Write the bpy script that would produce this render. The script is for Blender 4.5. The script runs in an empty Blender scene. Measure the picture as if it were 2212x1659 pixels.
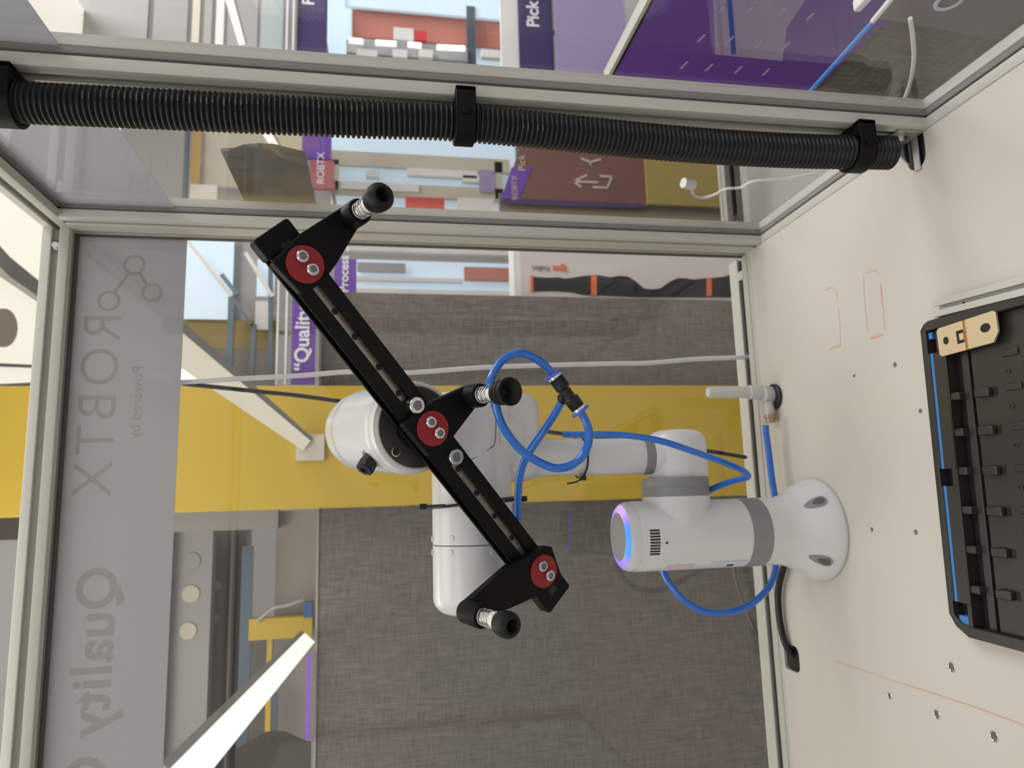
import bpy, bmesh, math, random
from mathutils import Vector, Matrix
random.seed(7)
S = 0.00075            # scene is laid out in units of 0.75 mm
sc = bpy.context.scene
COL = sc.collection

# ------------------------------------------------------------------ camera
R0 = Vector((-0.028471, -0.171806, -0.984719))   # image right in the world
R1 = Vector((-0.986817, 0.161838, 0.000295))     # image down
R2 = Vector((0.159315, 0.971746, -0.174149))     # view direction
CP = Vector((-462.03, -1152.67, 665.29)); F = 1547.84
cam = bpy.data.cameras.new('camera'); camo = bpy.data.objects.new('camera', cam); COL.objects.link(camo)
M = Matrix(((R0.x, -R1.x, -R2.x), (R0.y, -R1.y, -R2.y), (R0.z, -R1.z, -R2.z))).to_4x4()
M.translation = CP * S
camo.matrix_world = M
cam.sensor_width = 36; cam.lens = F / 2212 * 36
cam.clip_start = 0.01; cam.clip_end = 100
cam.dof.use_dof = True; cam.dof.focus_distance = 815 * S; cam.dof.aperture_fstop = 9.0
sc.camera = camo

# ------------------------------------------------------------------ world and exposure
w = bpy.data.worlds.new('hall_light'); sc.world = w; w.use_nodes = True
wn = w.node_tree; bg = wn.nodes['Background']
bg.inputs[0].default_value = (1.0, 0.97, 0.915, 1); bg.inputs[1].default_value = 0.66
sc.view_settings.view_transform = 'Standard'; sc.view_settings.look = 'None'
sc.view_settings.gamma = 1; sc.view_settings.exposure = -0.12; sc.view_settings.use_curve_mapping = False

def area(name, loc, target, size, power, col=(1, 0.95, 0.86)):
    l = bpy.data.lights.new(name, 'AREA'); l.shape = 'RECTANGLE'; l.size = size[0] * S; l.size_y = size[1] * S
    l.energy = power; l.color = col
    o = bpy.data.objects.new(name, l); COL.objects.link(o); o.location = Vector(loc) * S
    o.rotation_euler = (Vector(target) - Vector(loc)).to_track_quat('-Z', 'Y').to_euler()
    return o
area('ceiling_light_cell', (-560, -250, 2250), (-560, -250, 0), (1500, 900), 5.5, (1, 0.96, 0.89))
area('ceiling_light_front', (-1500, -1500, 2400), (-500, -200, 300), (1600, 1000), 6, (1, 0.96, 0.90))
area('fill_light_rear', (-1000, 640, 1850), (-700, 900, 0), (900, 500), 4.5, (1, 0.97, 0.93))  # unseen fill added to brighten the pillar and the fabric
area('fill_light_rear_right', (900, 600, 1850), (500, 1200, 0), (900, 500), 7, (1, 0.97, 0.93))  # added fill for the backdrop right of the pillar, out of view
area('fill_light_right', (3200, 600, 3600), (3000, 2600, 0), (3000, 2000), 120, (0.97, 0.98, 1))  # added so the far right wall and boards do not go dark
area('fill_light_beside', (1500, -1400, 2200), (500, 100, 0), (1400, 900), 8, (1, 0.98, 0.95))  # out-of-view fill added to lighten the booths on the right

# ------------------------------------------------------------------ pixel rays -> places on real planes
def ray(x, y): return R0 * ((x - 1106) / F) + R1 * ((y - 829.5) / F) + R2
def onY(x, y, Y): r = ray(x, y); return CP + r * ((Y - CP.y) / r.y)
def onX(x, y, X): r = ray(x, y); return CP + r * ((X - CP.x) / r.x)
def onZ(x, y, Z): r = ray(x, y); return CP + r * ((Z - CP.z) / r.z)
def dep(x, y, d): return CP + ray(x, y) * d
def V(*a): return Vector(a)

# ------------------------------------------------------------------ materials
def mat(name, col, rough=0.5, metal=0.0, noise=0.0, nscale=40, bump=0.0, bscale=300, coat=0.0, emit=None, estr=1.0, spec=0.5, trans=0.0):
    m = bpy.data.materials.new(name); m.use_nodes = True; nt = m.node_tree; b = nt.nodes['Principled BSDF']
    b.inputs['Base Color'].default_value = (*col, 1); b.inputs['Roughness'].default_value = rough
    b.inputs['Metallic'].default_value = metal; b.inputs['Specular IOR Level'].default_value = spec
    b.inputs['Coat Weight'].default_value = coat; b.inputs['Coat Roughness'].default_value = 0.08
    b.inputs['Transmission Weight'].default_value = trans
    tc = nt.nodes.new('ShaderNodeTexCoord')
    if noise > 0:
        n = nt.nodes.new('ShaderNodeTexNoise'); n.inputs['Scale'].default_value = nscale; n.inputs['Detail'].default_value = 4
        r = nt.nodes.new('ShaderNodeMapRange'); r.inputs['To Min'].default_value = 1 - noise; r.inputs['To Max'].default_value = 1 + noise
        mx = nt.nodes.new('ShaderNodeMix'); mx.data_type = 'RGBA'; mx.blend_type = 'MULTIPLY'; mx.inputs['Factor'].default_value = 1
        mx.inputs['A'].default_value = (*col, 1)
        nt.links.new(tc.outputs['Object'], n.inputs['Vector']); nt.links.new(n.outputs['Fac'], r.inputs['Value'])
        nt.links.new(r.outputs[0], mx.inputs['B']); nt.links.new(mx.outputs['Result'], b.inputs['Base Color'])
    if bump > 0:
        n2 = nt.nodes.new('ShaderNodeTexNoise'); n2.inputs['Scale'].default_value = bscale
        bp = nt.nodes.new('ShaderNodeBump'); bp.inputs['Strength'].default_value = bump; bp.inputs['Distance'].default_value = 0.0005
        nt.links.new(tc.outputs['Object'], n2.inputs['Vector']); nt.links.new(n2.outputs['Fac'], bp.inputs['Height']); nt.links.new(bp.outputs[0], b.inputs['Normal'])
    if emit:
        b.inputs['Emission Color'].default_value = (*emit, 1); b.inputs['Emission Strength'].default_value = estr
    return m

def glassmat(name, tint, refl, rough=0.0, ior=1.5, diff=None, dmix=0.0):
    m = bpy.data.materials.new(name); m.use_nodes = True; nt = m.node_tree; nt.nodes.clear()
    out = nt.nodes.new('ShaderNodeOutputMaterial'); tr = nt.nodes.new('ShaderNodeBsdfTransparent'); tr.inputs[0].default_value = (*tint, 1)
    gl = nt.nodes.new('ShaderNodeBsdfGlossy'); gl.inputs['Roughness'].default_value = rough; gl.inputs[0].default_value = (refl, refl, refl, 1)
    fr = nt.nodes.new('ShaderNodeFresnel'); ge = nt.nodes.new('ShaderNodeNewGeometry'); mi = nt.nodes.new('ShaderNodeMix')
    mi.inputs['A'].default_value = ior; mi.inputs['B'].default_value = 1 / ior      # the far face of the sheet reflects like the near one
    nt.links.new(ge.outputs['Backfacing'], mi.inputs['Factor']); nt.links.new(mi.outputs['Result'], fr.inputs[0])
    mx = nt.nodes.new('ShaderNodeMixShader'); nt.links.new(fr.outputs[0], mx.inputs[0]); nt.links.new(gl.outputs[0], mx.inputs[2])
    if diff:
        d = nt.nodes.new('ShaderNodeBsdfDiffuse'); d.inputs[0].default_value = (*diff, 1)
        t2 = nt.nodes.new('ShaderNodeBsdfTranslucent'); t2.inputs[0].default_value = (*diff, 1)
        m1 = nt.nodes.new('ShaderNodeMixShader'); m1.inputs[0].default_value = 0.5
        nt.links.new(d.outputs[0], m1.inputs[1]); nt.links.new(t2.outputs[0], m1.inputs[2])
        m2 = nt.nodes.new('ShaderNodeMixShader'); m2.inputs[0].default_value = dmix
        nt.links.new(tr.outputs[0], m2.inputs[1]); nt.links.new(m1.outputs[0], m2.inputs[2]); nt.links.new(m2.outputs[0], mx.inputs[1])
    else: nt.links.new(tr.outputs[0], mx.inputs[1])
    nt.links.new(mx.outputs[0], out.inputs[0]); return m

def fabric(name, col, k=900, amt=0.28):
    m = mat(name, col, 0.95, spec=0.1); nt = m.node_tree; b = nt.nodes['Principled BSDF']
    tc = nt.nodes.new('ShaderNodeTexCoord'); vals = []
    for sc_ in ((k, k, 22), (22, 22, k)):
        mp = nt.nodes.new('ShaderNodeMapping'); mp.inputs['Scale'].default_value = sc_
        n = nt.nodes.new('ShaderNodeTexNoise'); n.inputs['Scale'].default_value = 1.0; n.inputs['Detail'].default_value = 2
        nt.links.new(tc.outputs['Object'], mp.inputs[0]); nt.links.new(mp.outputs[0], n.inputs['Vector']); vals.append(n)
    ad = nt.nodes.new('ShaderNodeMath'); ad.operation = 'ADD'
    nt.links.new(vals[0].outputs['Fac'], ad.inputs[0]); nt.links.new(vals[1].outputs['Fac'], ad.inputs[1])
    r = nt.nodes.new('ShaderNodeMapRange'); r.inputs['From Min'].default_value = 0.6; r.inputs['From Max'].default_value = 1.4
    r.inputs['To Min'].default_value = 1 - amt; r.inputs['To Max'].default_value = 1 + amt
    mx = nt.nodes.new('ShaderNodeMix'); mx.data_type = 'RGBA'; mx.blend_type = 'MULTIPLY'; mx.inputs['Factor'].default_value = 1; mx.inputs['A'].default_value = (*col, 1)
    nt.links.new(ad.outputs[0], r.inputs['Value']); nt.links.new(r.outputs[0], mx.inputs['B']); nt.links.new(mx.outputs['Result'], b.inputs['Base Color'])
    return m

ALU = mat('anodised_aluminium', (0.53, 0.52, 0.475), 0.42, 0.12, noise=0.04, nscale=30, bump=0.05)
ALUD = mat('dark_aluminium', (0.16, 0.155, 0.14), 0.6, 0.3)  # plain dark aluminium for the tray under the table
RUB = mat('grey_rubber_gasket', (0.10, 0.10, 0.098), 0.6)
GSK = mat('mid_grey_gasket', (0.20, 0.19, 0.18), 0.6)
BLACKP = mat('black_matt_plastic', (0.0035, 0.0035, 0.004), 0.5, bump=0.15, bscale=2500, spec=0.16)
BLACKS = mat('black_satin_plastic', (0.008, 0.0085, 0.010), 0.36, spec=0.35, bump=0.08, bscale=1500)
BLACKM = mat('black_anodised_metal', (0.004, 0.004, 0.0045), 0.4, 0.1, bump=0.05, spec=0.2)
RUBBERB = mat('black_rubber', (0.006, 0.006, 0.006), 0.5, spec=0.3, bump=0.1, bscale=900)
RED = mat('red_anodised_disc', (0.30, 0.010, 0.018), 0.45, 0.1, bump=0.08, bscale=1200)
STEEL = mat('zinc_plated_steel', (0.62, 0.63, 0.65), 0.22, 1.0, noise=0.08, nscale=400)
STEELD = mat('dark_socket', (0.05, 0.05, 0.055), 0.4, 0.8)
SOCK = mat('hex_socket_steel', (0.22, 0.23, 0.25), 0.35, 1.0)
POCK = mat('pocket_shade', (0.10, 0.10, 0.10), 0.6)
STRIP = mat('brushed_steel_strip', (0.36, 0.32, 0.285), 0.38, 0.8, noise=0.25, nscale=60)
WHITEP = mat('white_gloss_robot_shell', (0.66, 0.66, 0.665), 0.28, noise=0.01, coat=0.25)
GREYP = mat('grey_joint_ring', (0.24, 0.245, 0.245), 0.5)
CAPG = mat('grey_cap_disc', (0.30, 0.31, 0.30), 0.45)
SEAM = mat('dark_seam_line', (0.10, 0.10, 0.105), 0.7)
FLG = mat('dark_flange_metal', (0.055, 0.05, 0.05), 0.45, 0.3, noise=0.05)
BLUE = mat('blue_polyurethane_tube', (0.006, 0.13, 0.56), 0.16, coat=0.5)
BLUEC = mat('blue_release_collar', (0.05, 0.13, 0.62), 0.35)
NYL = mat('white_nylon_sleeve', (0.78, 0.76, 0.68), 0.4)
TABLE = mat('white_laminate_tabletop', (0.575, 0.545, 0.485), 0.38, noise=0.02, nscale=6)
GLASS = glassmat('clear_acrylic_pane', (0.985, 0.985, 0.99), 0.95, 0.0, 1.40)
FROST = glassmat('frosted_film', (0.80, 0.81, 0.84), 0.45, 0.12, 1.35, diff=(0.60, 0.60, 0.62), dmix=0.86)
SMOKE = glassmat('smoked_acrylic', (0.62, 0.58, 0.52), 0.5, 0.05, 1.45, diff=(0.24, 0.225, 0.20), dmix=0.75)
FTXT = glassmat('pale_vinyl_letters', (0.9, 0.9, 0.88), 0.2, 0.3, 1.2, diff=(0.74, 0.74, 0.71), dmix=0.45)
YEL = mat('yellow_painted_steel', (0.55, 0.375, 0.03), 0.38, noise=0.05, nscale=3, coat=0.08)
FAB = fabric('grey_woven_fabric', (0.182, 0.162, 0.145), 620, 0.5)
PURP = mat('purple_print', (0.14, 0.05, 0.36), 0.32, noise=0.03)
PURPD = mat('dark_purple_print', (0.055, 0.035, 0.12), 0.35)
LILAC = mat('lilac_tint', (0.34, 0.27, 0.46), 0.3, noise=0.06, nscale=3)
BROWN = mat('maroon_reflection_tint', (0.17, 0.075, 0.06), 0.35)  # the purple wall's colour with a yellow reflection painted in
WTXT = mat('white_print', (0.75, 0.73, 0.78), 0.6)
WHT = mat('white_paint', (0.72, 0.70, 0.68), 0.5)
CREAM = mat('cream_paint', (0.60, 0.55, 0.45), 0.55)
GREYW = mat('light_grey_wall_paint', (0.36, 0.345, 0.33), 0.6, noise=0.03, nscale=2)
GALV = mat('galvanised_steel', (0.42, 0.42, 0.41), 0.4, 0.6, noise=0.12, nscale=25)
GIRD = mat('grey_painted_girder', (0.34, 0.325, 0.315), 0.5, noise=0.04, nscale=5)
BLUEG = mat('blue_grey_post', (0.10, 0.13, 0.16), 0.4, 0.4)
REDP = mat('red_box_paint', (0.60, 0.06, 0.07), 0.4)
ORNG = mat('orange_print', (0.70, 0.14, 0.04), 0.5)
SALM = mat('salmon_red_boards', (0.52, 0.20, 0.15), 0.6, noise=0.12, nscale=4)
TRAYM = mat('black_tray_plastic', (0.028, 0.026, 0.022), 0.34, noise=0.05, nscale=15)
TRAYD = mat('black_recess_shade', (0.006, 0.006, 0.006), 0.5)  # near-black paint for the shade inside pockets, slots and holes
BLTRAY = mat('blue_tray_plastic', (0.04, 0.19, 0.50), 0.4)
BRASS = mat('pale_brass_plate', (0.74, 0.60, 0.40), 0.36, 0.55, noise=0.10, nscale=500)
COPPER = mat('copper_fold', (0.52, 0.25, 0.08), 0.35, 0.7)
MARK = mat('faded_red_marker', (0.64, 0.36, 0.29), 0.7)
MARKF = mat('very_faded_red_marker', (0.60, 0.47, 0.40), 0.7)
WCAB = mat('white_cable_sheath', (0.72, 0.70, 0.69), 0.4)
BOXC = mat('white_carton', (0.62, 0.56, 0.54), 0.55)
LEDM = mat('led_diffuser_warm', (0.9, 0.88, 0.8), 0.5, emit=(1.0, 0.96, 0.84), estr=0.95)
LEDC = mat('led_diffuser_cool', (0.9, 0.9, 0.9), 0.5, emit=(0.86, 0.96, 1.0), estr=1.5)
CEILM = mat('lit_ceiling_diffuser', (0.9, 0.88, 0.8), 0.5, emit=(1.0, 0.95, 0.83), estr=0.74)
CEILD = mat('soffit_added_glow', (0.6, 0.6, 0.58), 0.5, emit=(1.0, 0.98, 0.95), estr=0.22)  # the soffit is no lamp; faint glow added to lift its grey
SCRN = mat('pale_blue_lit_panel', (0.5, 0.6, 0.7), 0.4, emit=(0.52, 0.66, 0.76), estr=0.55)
PRINTY = mat('faded_yellow_print', (0.12, 0.13, 0.045), 0.6)
FLOORM = mat('grey_carpet', (0.30, 0.29, 0.28), 0.9, noise=0.2, nscale=60)

# ring light of the robot: colour runs from blue at the front to pink at the right
def ringmat():
    m = mat('ring_light_glow', (0.12, 0.12, 0.25), 0.5, emit=(0.05, 0.25, 1), estr=1.5); nt = m.node_tree; b = nt.nodes['Principled BSDF']
    tc = nt.nodes.new('ShaderNodeTexCoord'); sx = nt.nodes.new('ShaderNodeSeparateXYZ'); at = nt.nodes.new('ShaderNodeMath'); at.operation = 'ARCTAN2'
    nt.links.new(tc.outputs['Object'], sx.inputs[0]); nt.links.new(sx.outputs['Y'], at.inputs[0]); nt.links.new(sx.outputs['X'], at.inputs[1])
    mr = nt.nodes.new('ShaderNodeMapRange'); mr.inputs['From Min'].default_value = -math.pi; mr.inputs['From Max'].default_value = math.pi
    cr = nt.nodes.new('ShaderNodeValToRGB'); nt.links.new(at.outputs[0], mr.inputs['Value']); nt.links.new(mr.outputs[0], cr.inputs[0])
    els = [(0.0, (0.30, 0.12, 0.95)), (0.10, (0.32, 0.22, 0.95)), (0.15, (0.015, 0.25, 1)), (0.31, (0.015, 0.25, 1)), (0.35, (0.30, 0.22, 0.75)), (0.40, (0.55, 0.32, 0.70)), (0.47, (0.60, 0.36, 0.68)), (0.6, (0.25, 0.10, 1)), (0.8, (0.1, 0.2, 1)), (1.0, (0.30, 0.12, 0.95))]
    e = cr.color_ramp.elements; e[0].position = 0; e[0].color = (*els[0][1], 1); e[1].position = 1; e[1].color = (*els[-1][1], 1)
    for p, c in els[1:-1]: x = e.new(p); x.color = (*c, 1)
    nt.links.new(cr.outputs[0], b.inputs['Emission Color']); b.inputs['Emission Strength'].default_value = 1.25
    return m
RING = ringmat()

# ------------------------------------------------------------------ mesh helpers
ORG = {}
def frame(n):
    n = Vector(n).normalized(); a = Vector((0, 0, 1)) if abs(n.z) < 0.9 else Vector((1, 0, 0))
    u = a.cross(n).normalized(); return u, n.cross(u), n

class MB:
    def __init__(s): s.v = []; s.f = []
    def add(s, vs, fs):
        k = len(s.v); s.v += [Vector(a) for a in vs]; s.f += [[i + k for i in f] for f in fs]; return s
    def box(s, a, b):
        x0, y0, z0 = [min(p, q) for p, q in zip(a, b)]; x1, y1, z1 = [max(p, q) for p, q in zip(a, b)]
        return s.add([(x0,y0,z0),(x1,y0,z0),(x1,y1,z0),(x0,y1,z0),(x0,y0,z1),(x1,y0,z1),(x1,y1,z1),(x0,y1,z1)],
                     [(0,3,2,1),(4,5,6,7),(0,1,5,4),(1,2,6,5),(2,3,7,6),(3,0,4,7)])
    def obox(s, o, u, v, n, a, b):
        o = Vector(o)
        P = lambda i, j, k: o + u * i + v * j + n * k
        (a0, a1, a2), (b0, b1, b2) = a, b
        return s.add([P(a0,a1,a2),P(b0,a1,a2),P(b0,b1,a2),P(a0,b1,a2),P(a0,a1,b2),P(b0,a1,b2),P(b0,b1,b2),P(a0,b1,b2)],
                     [(0,3,2,1),(4,5,6,7),(0,1,5,4),(1,2,6,5),(2,3,7,6),(3,0,4,7)])
    def prism(s, poly, o, u, v, n, h0, h1):
        o = Vector(o); m = len(poly)
        ar = sum(poly[i][0] * poly[(i + 1) % m][1] - poly[(i + 1) % m][0] * poly[i][1] for i in range(m))
        if ar < 0: poly = poly[::-1]
        vs = [o + u * p + v * q + n * h0 for p, q in poly] + [o + u * p + v * q + n * h1 for p, q in poly]
        return s.add(vs, [list(range(m))[::-1], list(range(m, 2 * m))] + [[i, (i + 1) % m, m + (i + 1) % m, m + i] for i in range(m)])
    def lathe(s, prof, o, axis, seg=32, closed=False):
        o = Vector(o); u, v, n = frame(axis); k = len(prof); vs = []; fs = []
        for j in range(seg):
            t = 2 * math.pi * j / seg; d = u * math.cos(t) + v * math.sin(t)
            vs += [o + d * r + n * h for r, h in prof]
        for j in range(seg):
            a = j * k; b = ((j + 1) % seg) * k
            for i in range(k - 1 + closed):
                i2 = (i + 1) % k
                fs.append((a + i, b + i, b + i2, a + i2))
        if not closed:
            if prof[0][0] > 1e-6: fs.append([j * k for j in range(seg)][::-1])
            if prof[-1][0] > 1e-6: fs.append([j * k + k - 1 for j in range(seg)])
        return s.add(vs, fs)
    def cyl(s, p0, p1, r0, r1=None, seg=24):
        p0 = Vector(p0); p1 = Vector(p1); r1 = r0 if r1 is None else r1
        return s.lathe([(r0, 0), (r1, (p1 - p0).length)], p0, p1 - p0, seg)
    def tube(s, pts, r, seg=12, caps=True):
        pts = [Vector(p) for p in pts]; n = len(pts); rs = r if isinstance(r, list) else [r] * n
        t0 = (pts[1] - pts[0]).normalized(); u, v, _ = frame(t0); vs = []
        for i in range(n):
            t = (pts[min(i + 1, n - 1)] - pts[max(i - 1, 0)]).normalized()
            u = (u - t * u.dot(t)).normalized(); v = t.cross(u)
            vs += [pts[i] + (u * math.cos(2 * math.pi * j / seg) + v * math.sin(2 * math.pi * j / seg)) * rs[i] for j in range(seg)]
        fs = [(i * seg + j, i * seg + (j + 1) % seg, (i + 1) * seg + (j + 1) % seg, (i + 1) * seg + j) for i in range(n - 1) for j in range(seg)]
        if caps: fs += [list(range(seg))[::-1], list(range((n - 1) * seg, n * seg))]
        return s.add(vs, fs)
    def build(s, name, m, parent=None, bevel=0, ang=35, bseg=2, org=None, flat=False):
        if org is None:
            if parent is not None: org = ORG[parent.name]
            else:
                xs = [p.x for p in s.v]; ys = [p.y for p in s.v]; zs = [p.z for p in s.v]
                org = Vector(((min(xs) + max(xs)) / 2, (min(ys) + max(ys)) / 2, min(zs)))
        me = bpy.data.meshes.new(name); me.from_pydata([(p - org) * S for p in s.v], [], s.f); me.update()
        bm = bmesh.new(); bm.from_mesh(me); bmesh.ops.remove_doubles(bm, verts=bm.verts, dist=1e-7)
        bmesh.ops.recalc_face_normals(bm, faces=bm.faces); bm.to_mesh(me); bm.free()
        if not flat:
            me.polygons.foreach_set('use_smooth', [True] * len(me.polygons)); me.set_sharp_from_angle(angle=math.radians(ang))
        me.materials.append(m)
        o = bpy.data.objects.new(name, me); COL.objects.link(o); ORG[o.name] = org
        if parent is None: o.location = org * S
        else:
            o.parent = parent; o.location = (org - ORG[parent.name]) * S
        if bevel:
            b = o.modifiers.new('bevel', 'BEVEL'); b.width = bevel * S; b.segments = bseg; b.limit_method = 'ANGLE'; b.angle_limit = math.radians(40)
        return o

def empty(name, loc):
    o = bpy.data.objects.new(name, None); COL.objects.link(o); o.location = Vector(loc) * S; o.empty_display_size = 0.02; ORG[o.name] = Vector(loc); return o
def tag(o, label, cat, group=None):
    o['label'] = label; o['category'] = cat
    if group: o['group'] = group
    return o
def struct(o): o['kind'] = 'structure'; return o

def spline(pts, n=8):
    P = [Vector(p) for p in pts]; P = [P[0] * 2 - P[1]] + P + [P[-1] * 2 - P[-2]]; out = []
    for i in range(1, len(P) - 2):
        a, b, c, d = P[i - 1:i + 3]
        for k in range(n):
            t = k / n; out.append(0.5 * ((2 * b) + (c - a) * t + (2 * a - 5 * b + 4 * c - d) * t * t + (3 * b - a - 3 * c + d) * t ** 3))
    out.append(P[-2]); return out

def text(name, body, o, right, up, size, m, parent, depth=1.0, mirror=False, bold=0.0, spacing=1.0):
    """flat lettering: o = start of the baseline, right / up = directions in the world"""
    cu = bpy.data.curves.new(name, 'FONT'); cu.body = body; cu.size = size; cu.extrude = depth; cu.offset = bold; cu.space_character = spacing
    t = bpy.data.objects.new('tmp', cu); COL.objects.link(t)
    dg = bpy.context.evaluated_depsgraph_get(); me = bpy.data.meshes.new_from_object(t.evaluated_get(dg)); bpy.data.objects.remove(t)
    r = Vector(right).normalized(); u = Vector(up).normalized(); n = r.cross(u)
    org = ORG[parent.name]
    for v in me.vertices: v.co = (Vector(o) + r * v.co.x + u * v.co.y + n * v.co.z - org) * S
    me.materials.clear(); me.materials.append(m)
    ob = bpy.data.objects.new(name, me); COL.objects.link(ob); ob.parent = parent; ORG[ob.name] = org
    return ob

X_, Y_, Z_ = V(1, 0, 0), V(0, 1, 0), V(0, 0, 1)
def rrect(x0, y0, x1, y1, r, n=5):
    out = []
    for cx, cy, a in ((x1 - r, y1 - r, 0), (x0 + r, y1 - r, 90), (x0 + r, y0 + r, 180), (x1 - r, y0 + r, 270)):
        for k in range(n + 1):
            t = math.radians(a + 90 * k / n); out.append((cx + r * math.cos(t), cy + r * math.sin(t)))
    return out

# ------------------------------------------------------------------ building: floor, walls, ceiling
struct(MB().box((-6000, -3500, -1120), (9000, 9000, -1100)).build('floor', FLOORM))
struct(MB().box((-6000, 8000, -1100), (9000, 8100, 4500)).build('wall_back', GREYW))
struct(MB().box((5200, -3500, -1100), (5300, 8000, 4500)).build('wall_right', WHT))

# lit ceiling over the stand
cz = 1900
ceil = MB().box((-1400, 60, cz), (1600, 2600, cz + 30)).build('ceiling', CEILM); struct(ceil)
def ceilpoly(name, pts, m, dz=4, h=12):
    P = [onZ(x, y, cz - dz) for x, y in pts]
    b = MB(); return b.prism([(p.x, p.y) for p in P], (0, 0, cz - dz - h), X_, Y_, Z_, 0, h).build(name, m, ceil)
ceilpoly('batten', [(-60, 490), (0, 555), (84, 622), (84, 655), (0, 598), (-60, 540)], GALV, 6, 30)
ceilpoly('seam', [(-60, 782), (70, 788), (70, 795), (-60, 790)], GALV)
hp = [(0 + 30 * math.cos(t), 708 + 42 * math.sin(t)) for t in [2 * math.pi * k / 24 for k in range(24)]]
ceilpoly('round_opening', hp, CREAM)
ceilpoly('edge_strip', [(-60, 832), (66, 826), (66, 838), (-60, 846)], GREYW, 6, 20)
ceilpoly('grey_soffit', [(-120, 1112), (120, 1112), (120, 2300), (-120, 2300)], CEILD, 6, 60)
ceilpoly('soffit_border', [(-120, 1116), (120, 1116), (120, 1164), (-120, 1170)], GIRD, 66, 8)

# ------------------------------------------------------------------ machine frame of slotted aluminium profile
def slotpoly(w, h, slots, so=5.3, sd=9, r=2.5):
    """outline of a w x h profile; slots: list of (side, position along that side)"""
    W, H = w / 2, h / 2; out = []
    sides = [('b', (-W, -H), (1, 0), (0, 1), w), ('r', (W, -H), (0, 1), (-1, 0), h), ('t', (W, H), (-1, 0), (0, -1), w), ('l', (-W, H), (0, -1), (1, 0), h)]
    for nm, st, d, inn, L in sides:
        P = lambda a, b: (st[0] + d[0] * a + inn[0] * b, st[1] + d[1] * a + inn[1] * b)
        out.append(P(r * 0.3, r * 0.3)); out.append(P(r, 0))
        for q in sorted([p if nm in 'br' else L - p for s_, p in slots if s_ == nm]):
            out += [P(q - so - 1, 0), P(q - so, 1), P(q - so, 4), P(q - so - 4.5, 4.5), P(q - so - 4.5, 7), P(q - 3, sd + 2), P(q + 3, sd + 2), P(q + so + 4.5, 7), P(q + so + 4.5, 4.5), P(q + so, 4), P(q + so, 1), P(q + so + 1, 0)]
        out.append(P(L - r, 0))
    return out
ALL40 = [('b', 20), ('r', 20), ('t', 20), ('l', 20)]
fr = empty('machine_frame', (-600, -560, 0))
tag(fr, 'slotted aluminium profile frame with clear panes enclosing the white robot table', 'frame')
XL = -1200; YF = -1320; ZT = 1154
P40 = slotpoly(40, 40, ALL40)
P4080 = slotpoly(40, 83, [('b', 20), ('t', 20), ('l', 20), ('l', 62), ('r', 20), ('r', 62)])
def prof(name, poly, o, u, v, n, L): return MB().prism(poly, o, u, v, n, 0, L).build(name, ALU, fr)
# posts
for x in (0, XL): prof('post', P4080, (x, 21.5, -40), X_, Y_, Z_, ZT + 40)
for x in (0, XL):
    prof('post', P40, (x, -406, 0), X_, Y_, Z_, ZT); prof('post', P40, (x, YF, -40), X_, Y_, Z_, ZT + 40)
# top rails along the sides, the back beam and the front beam
for x in (0, XL): prof('top_rail', P40, (x, YF - 20, ZT + 20), Z_, X_, Y_, 63 - YF + 20)
prof('back_beam', P40, (XL + 20, 43, ZT + 20), Y_, Z_, X_, -XL - 40)
prof('front_beam', P40, (XL + 20, YF, ZT + 20), Y_, Z_, X_, -XL - 40)
# base rails
for x in (0, XL): prof('base_rail', P40, (x, YF + 20, -19), Z_, X_, Y_, -20 - YF - 20)
prof('base_rail', [(23, -40), (104, -40), (104, 1), (74, 1), (73, 0), (73, -3), (77, -4), (77, -12), (50, -12), (50, -4), (55.5, -3), (55.5, 0), (54.7, 1), (37, 1), (36.3, -1.4), (34.2, -1.4), (33.5, 1), (25, 1), (23, -1)], (XL + 20, 0, 0), Y_, Z_, X_, -XL - 40)
MB().box((XL + 21, 50.5, -11.8), (-21, 76.5, -8)).build('slot_black_strip', BLACKM, fr)  # black strip that darkens the bottom of the rail slot
# nut plate in the back slot, screw in the beam slot
MB().box((-62, 55.6, -6), (-46, 72.8, 0.6)).build('slot_nut', ALU, fr)
MB().lathe([(0, 0), (8, 0), (8, 5), (5, 8), (0, 8)], (-48, 32, ZT + 20), -Y_, 20).build('beam_screw', STEEL, fr)
# gaskets and panes
def pane(name, a, b): return MB().box(a, b).build(name, GLASS, fr)
def gask(a, b, m=RUB): MB().box(a, b).build('gasket', m, fr)
yg = 53
for x in (0, XL):
    for y0, y1 in ((-386, -20), (YF + 20, -426)):
        pn = pane('side_pane', (x - 2.5, y0 - 6, -5), (x + 2.5, y1 + 6, ZT + 6))
        gask((x - 3.4, y0, -2), (x + 3.4, y1, 1.4), GSK); gask((x - 3.4, y0, ZT - 1.4), (x + 3.4, y1, ZT + 2), GSK)
        gask((x - 3.4, y0 - 2, 0), (x + 3.4, y0 + 1.4, ZT), GSK); gask((x - 3.4, y1 - 1.4, 0), (x + 3.4, y1 + 2, ZT), GSK)
        fb = MB().box((x + 3.0, y0 + 0.5, 989), (x + 4.0, y1 - 0.5, ZT - 0.5)).build('frosted_film', FROST, fr)
        MB().box((x - 1.5, y0 + 2.2, 2.2), (x + 1.5, y0 + 3.2, ZT - 2)).build('gasket_lip', ALU, fr)
bp = pane('back_pane', (XL + 18, yg - 2.5, 1.2), (-18, yg + 2.5, ZT + 6))
gask((XL + 20, yg - 5, ZT - 2.2), (-20, yg + 4, ZT + 2)); 
gask((-22, yg - 5, 0), (-18, yg + 4, ZT)); gask((XL + 18, yg - 5, 0), (XL + 22, yg + 4, ZT))
ff = MB().box((XL + 22, yg + 3.2, 989), (-22, yg + 4.4, ZT - 2)).build('frosted_film', FROST, fr)
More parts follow.
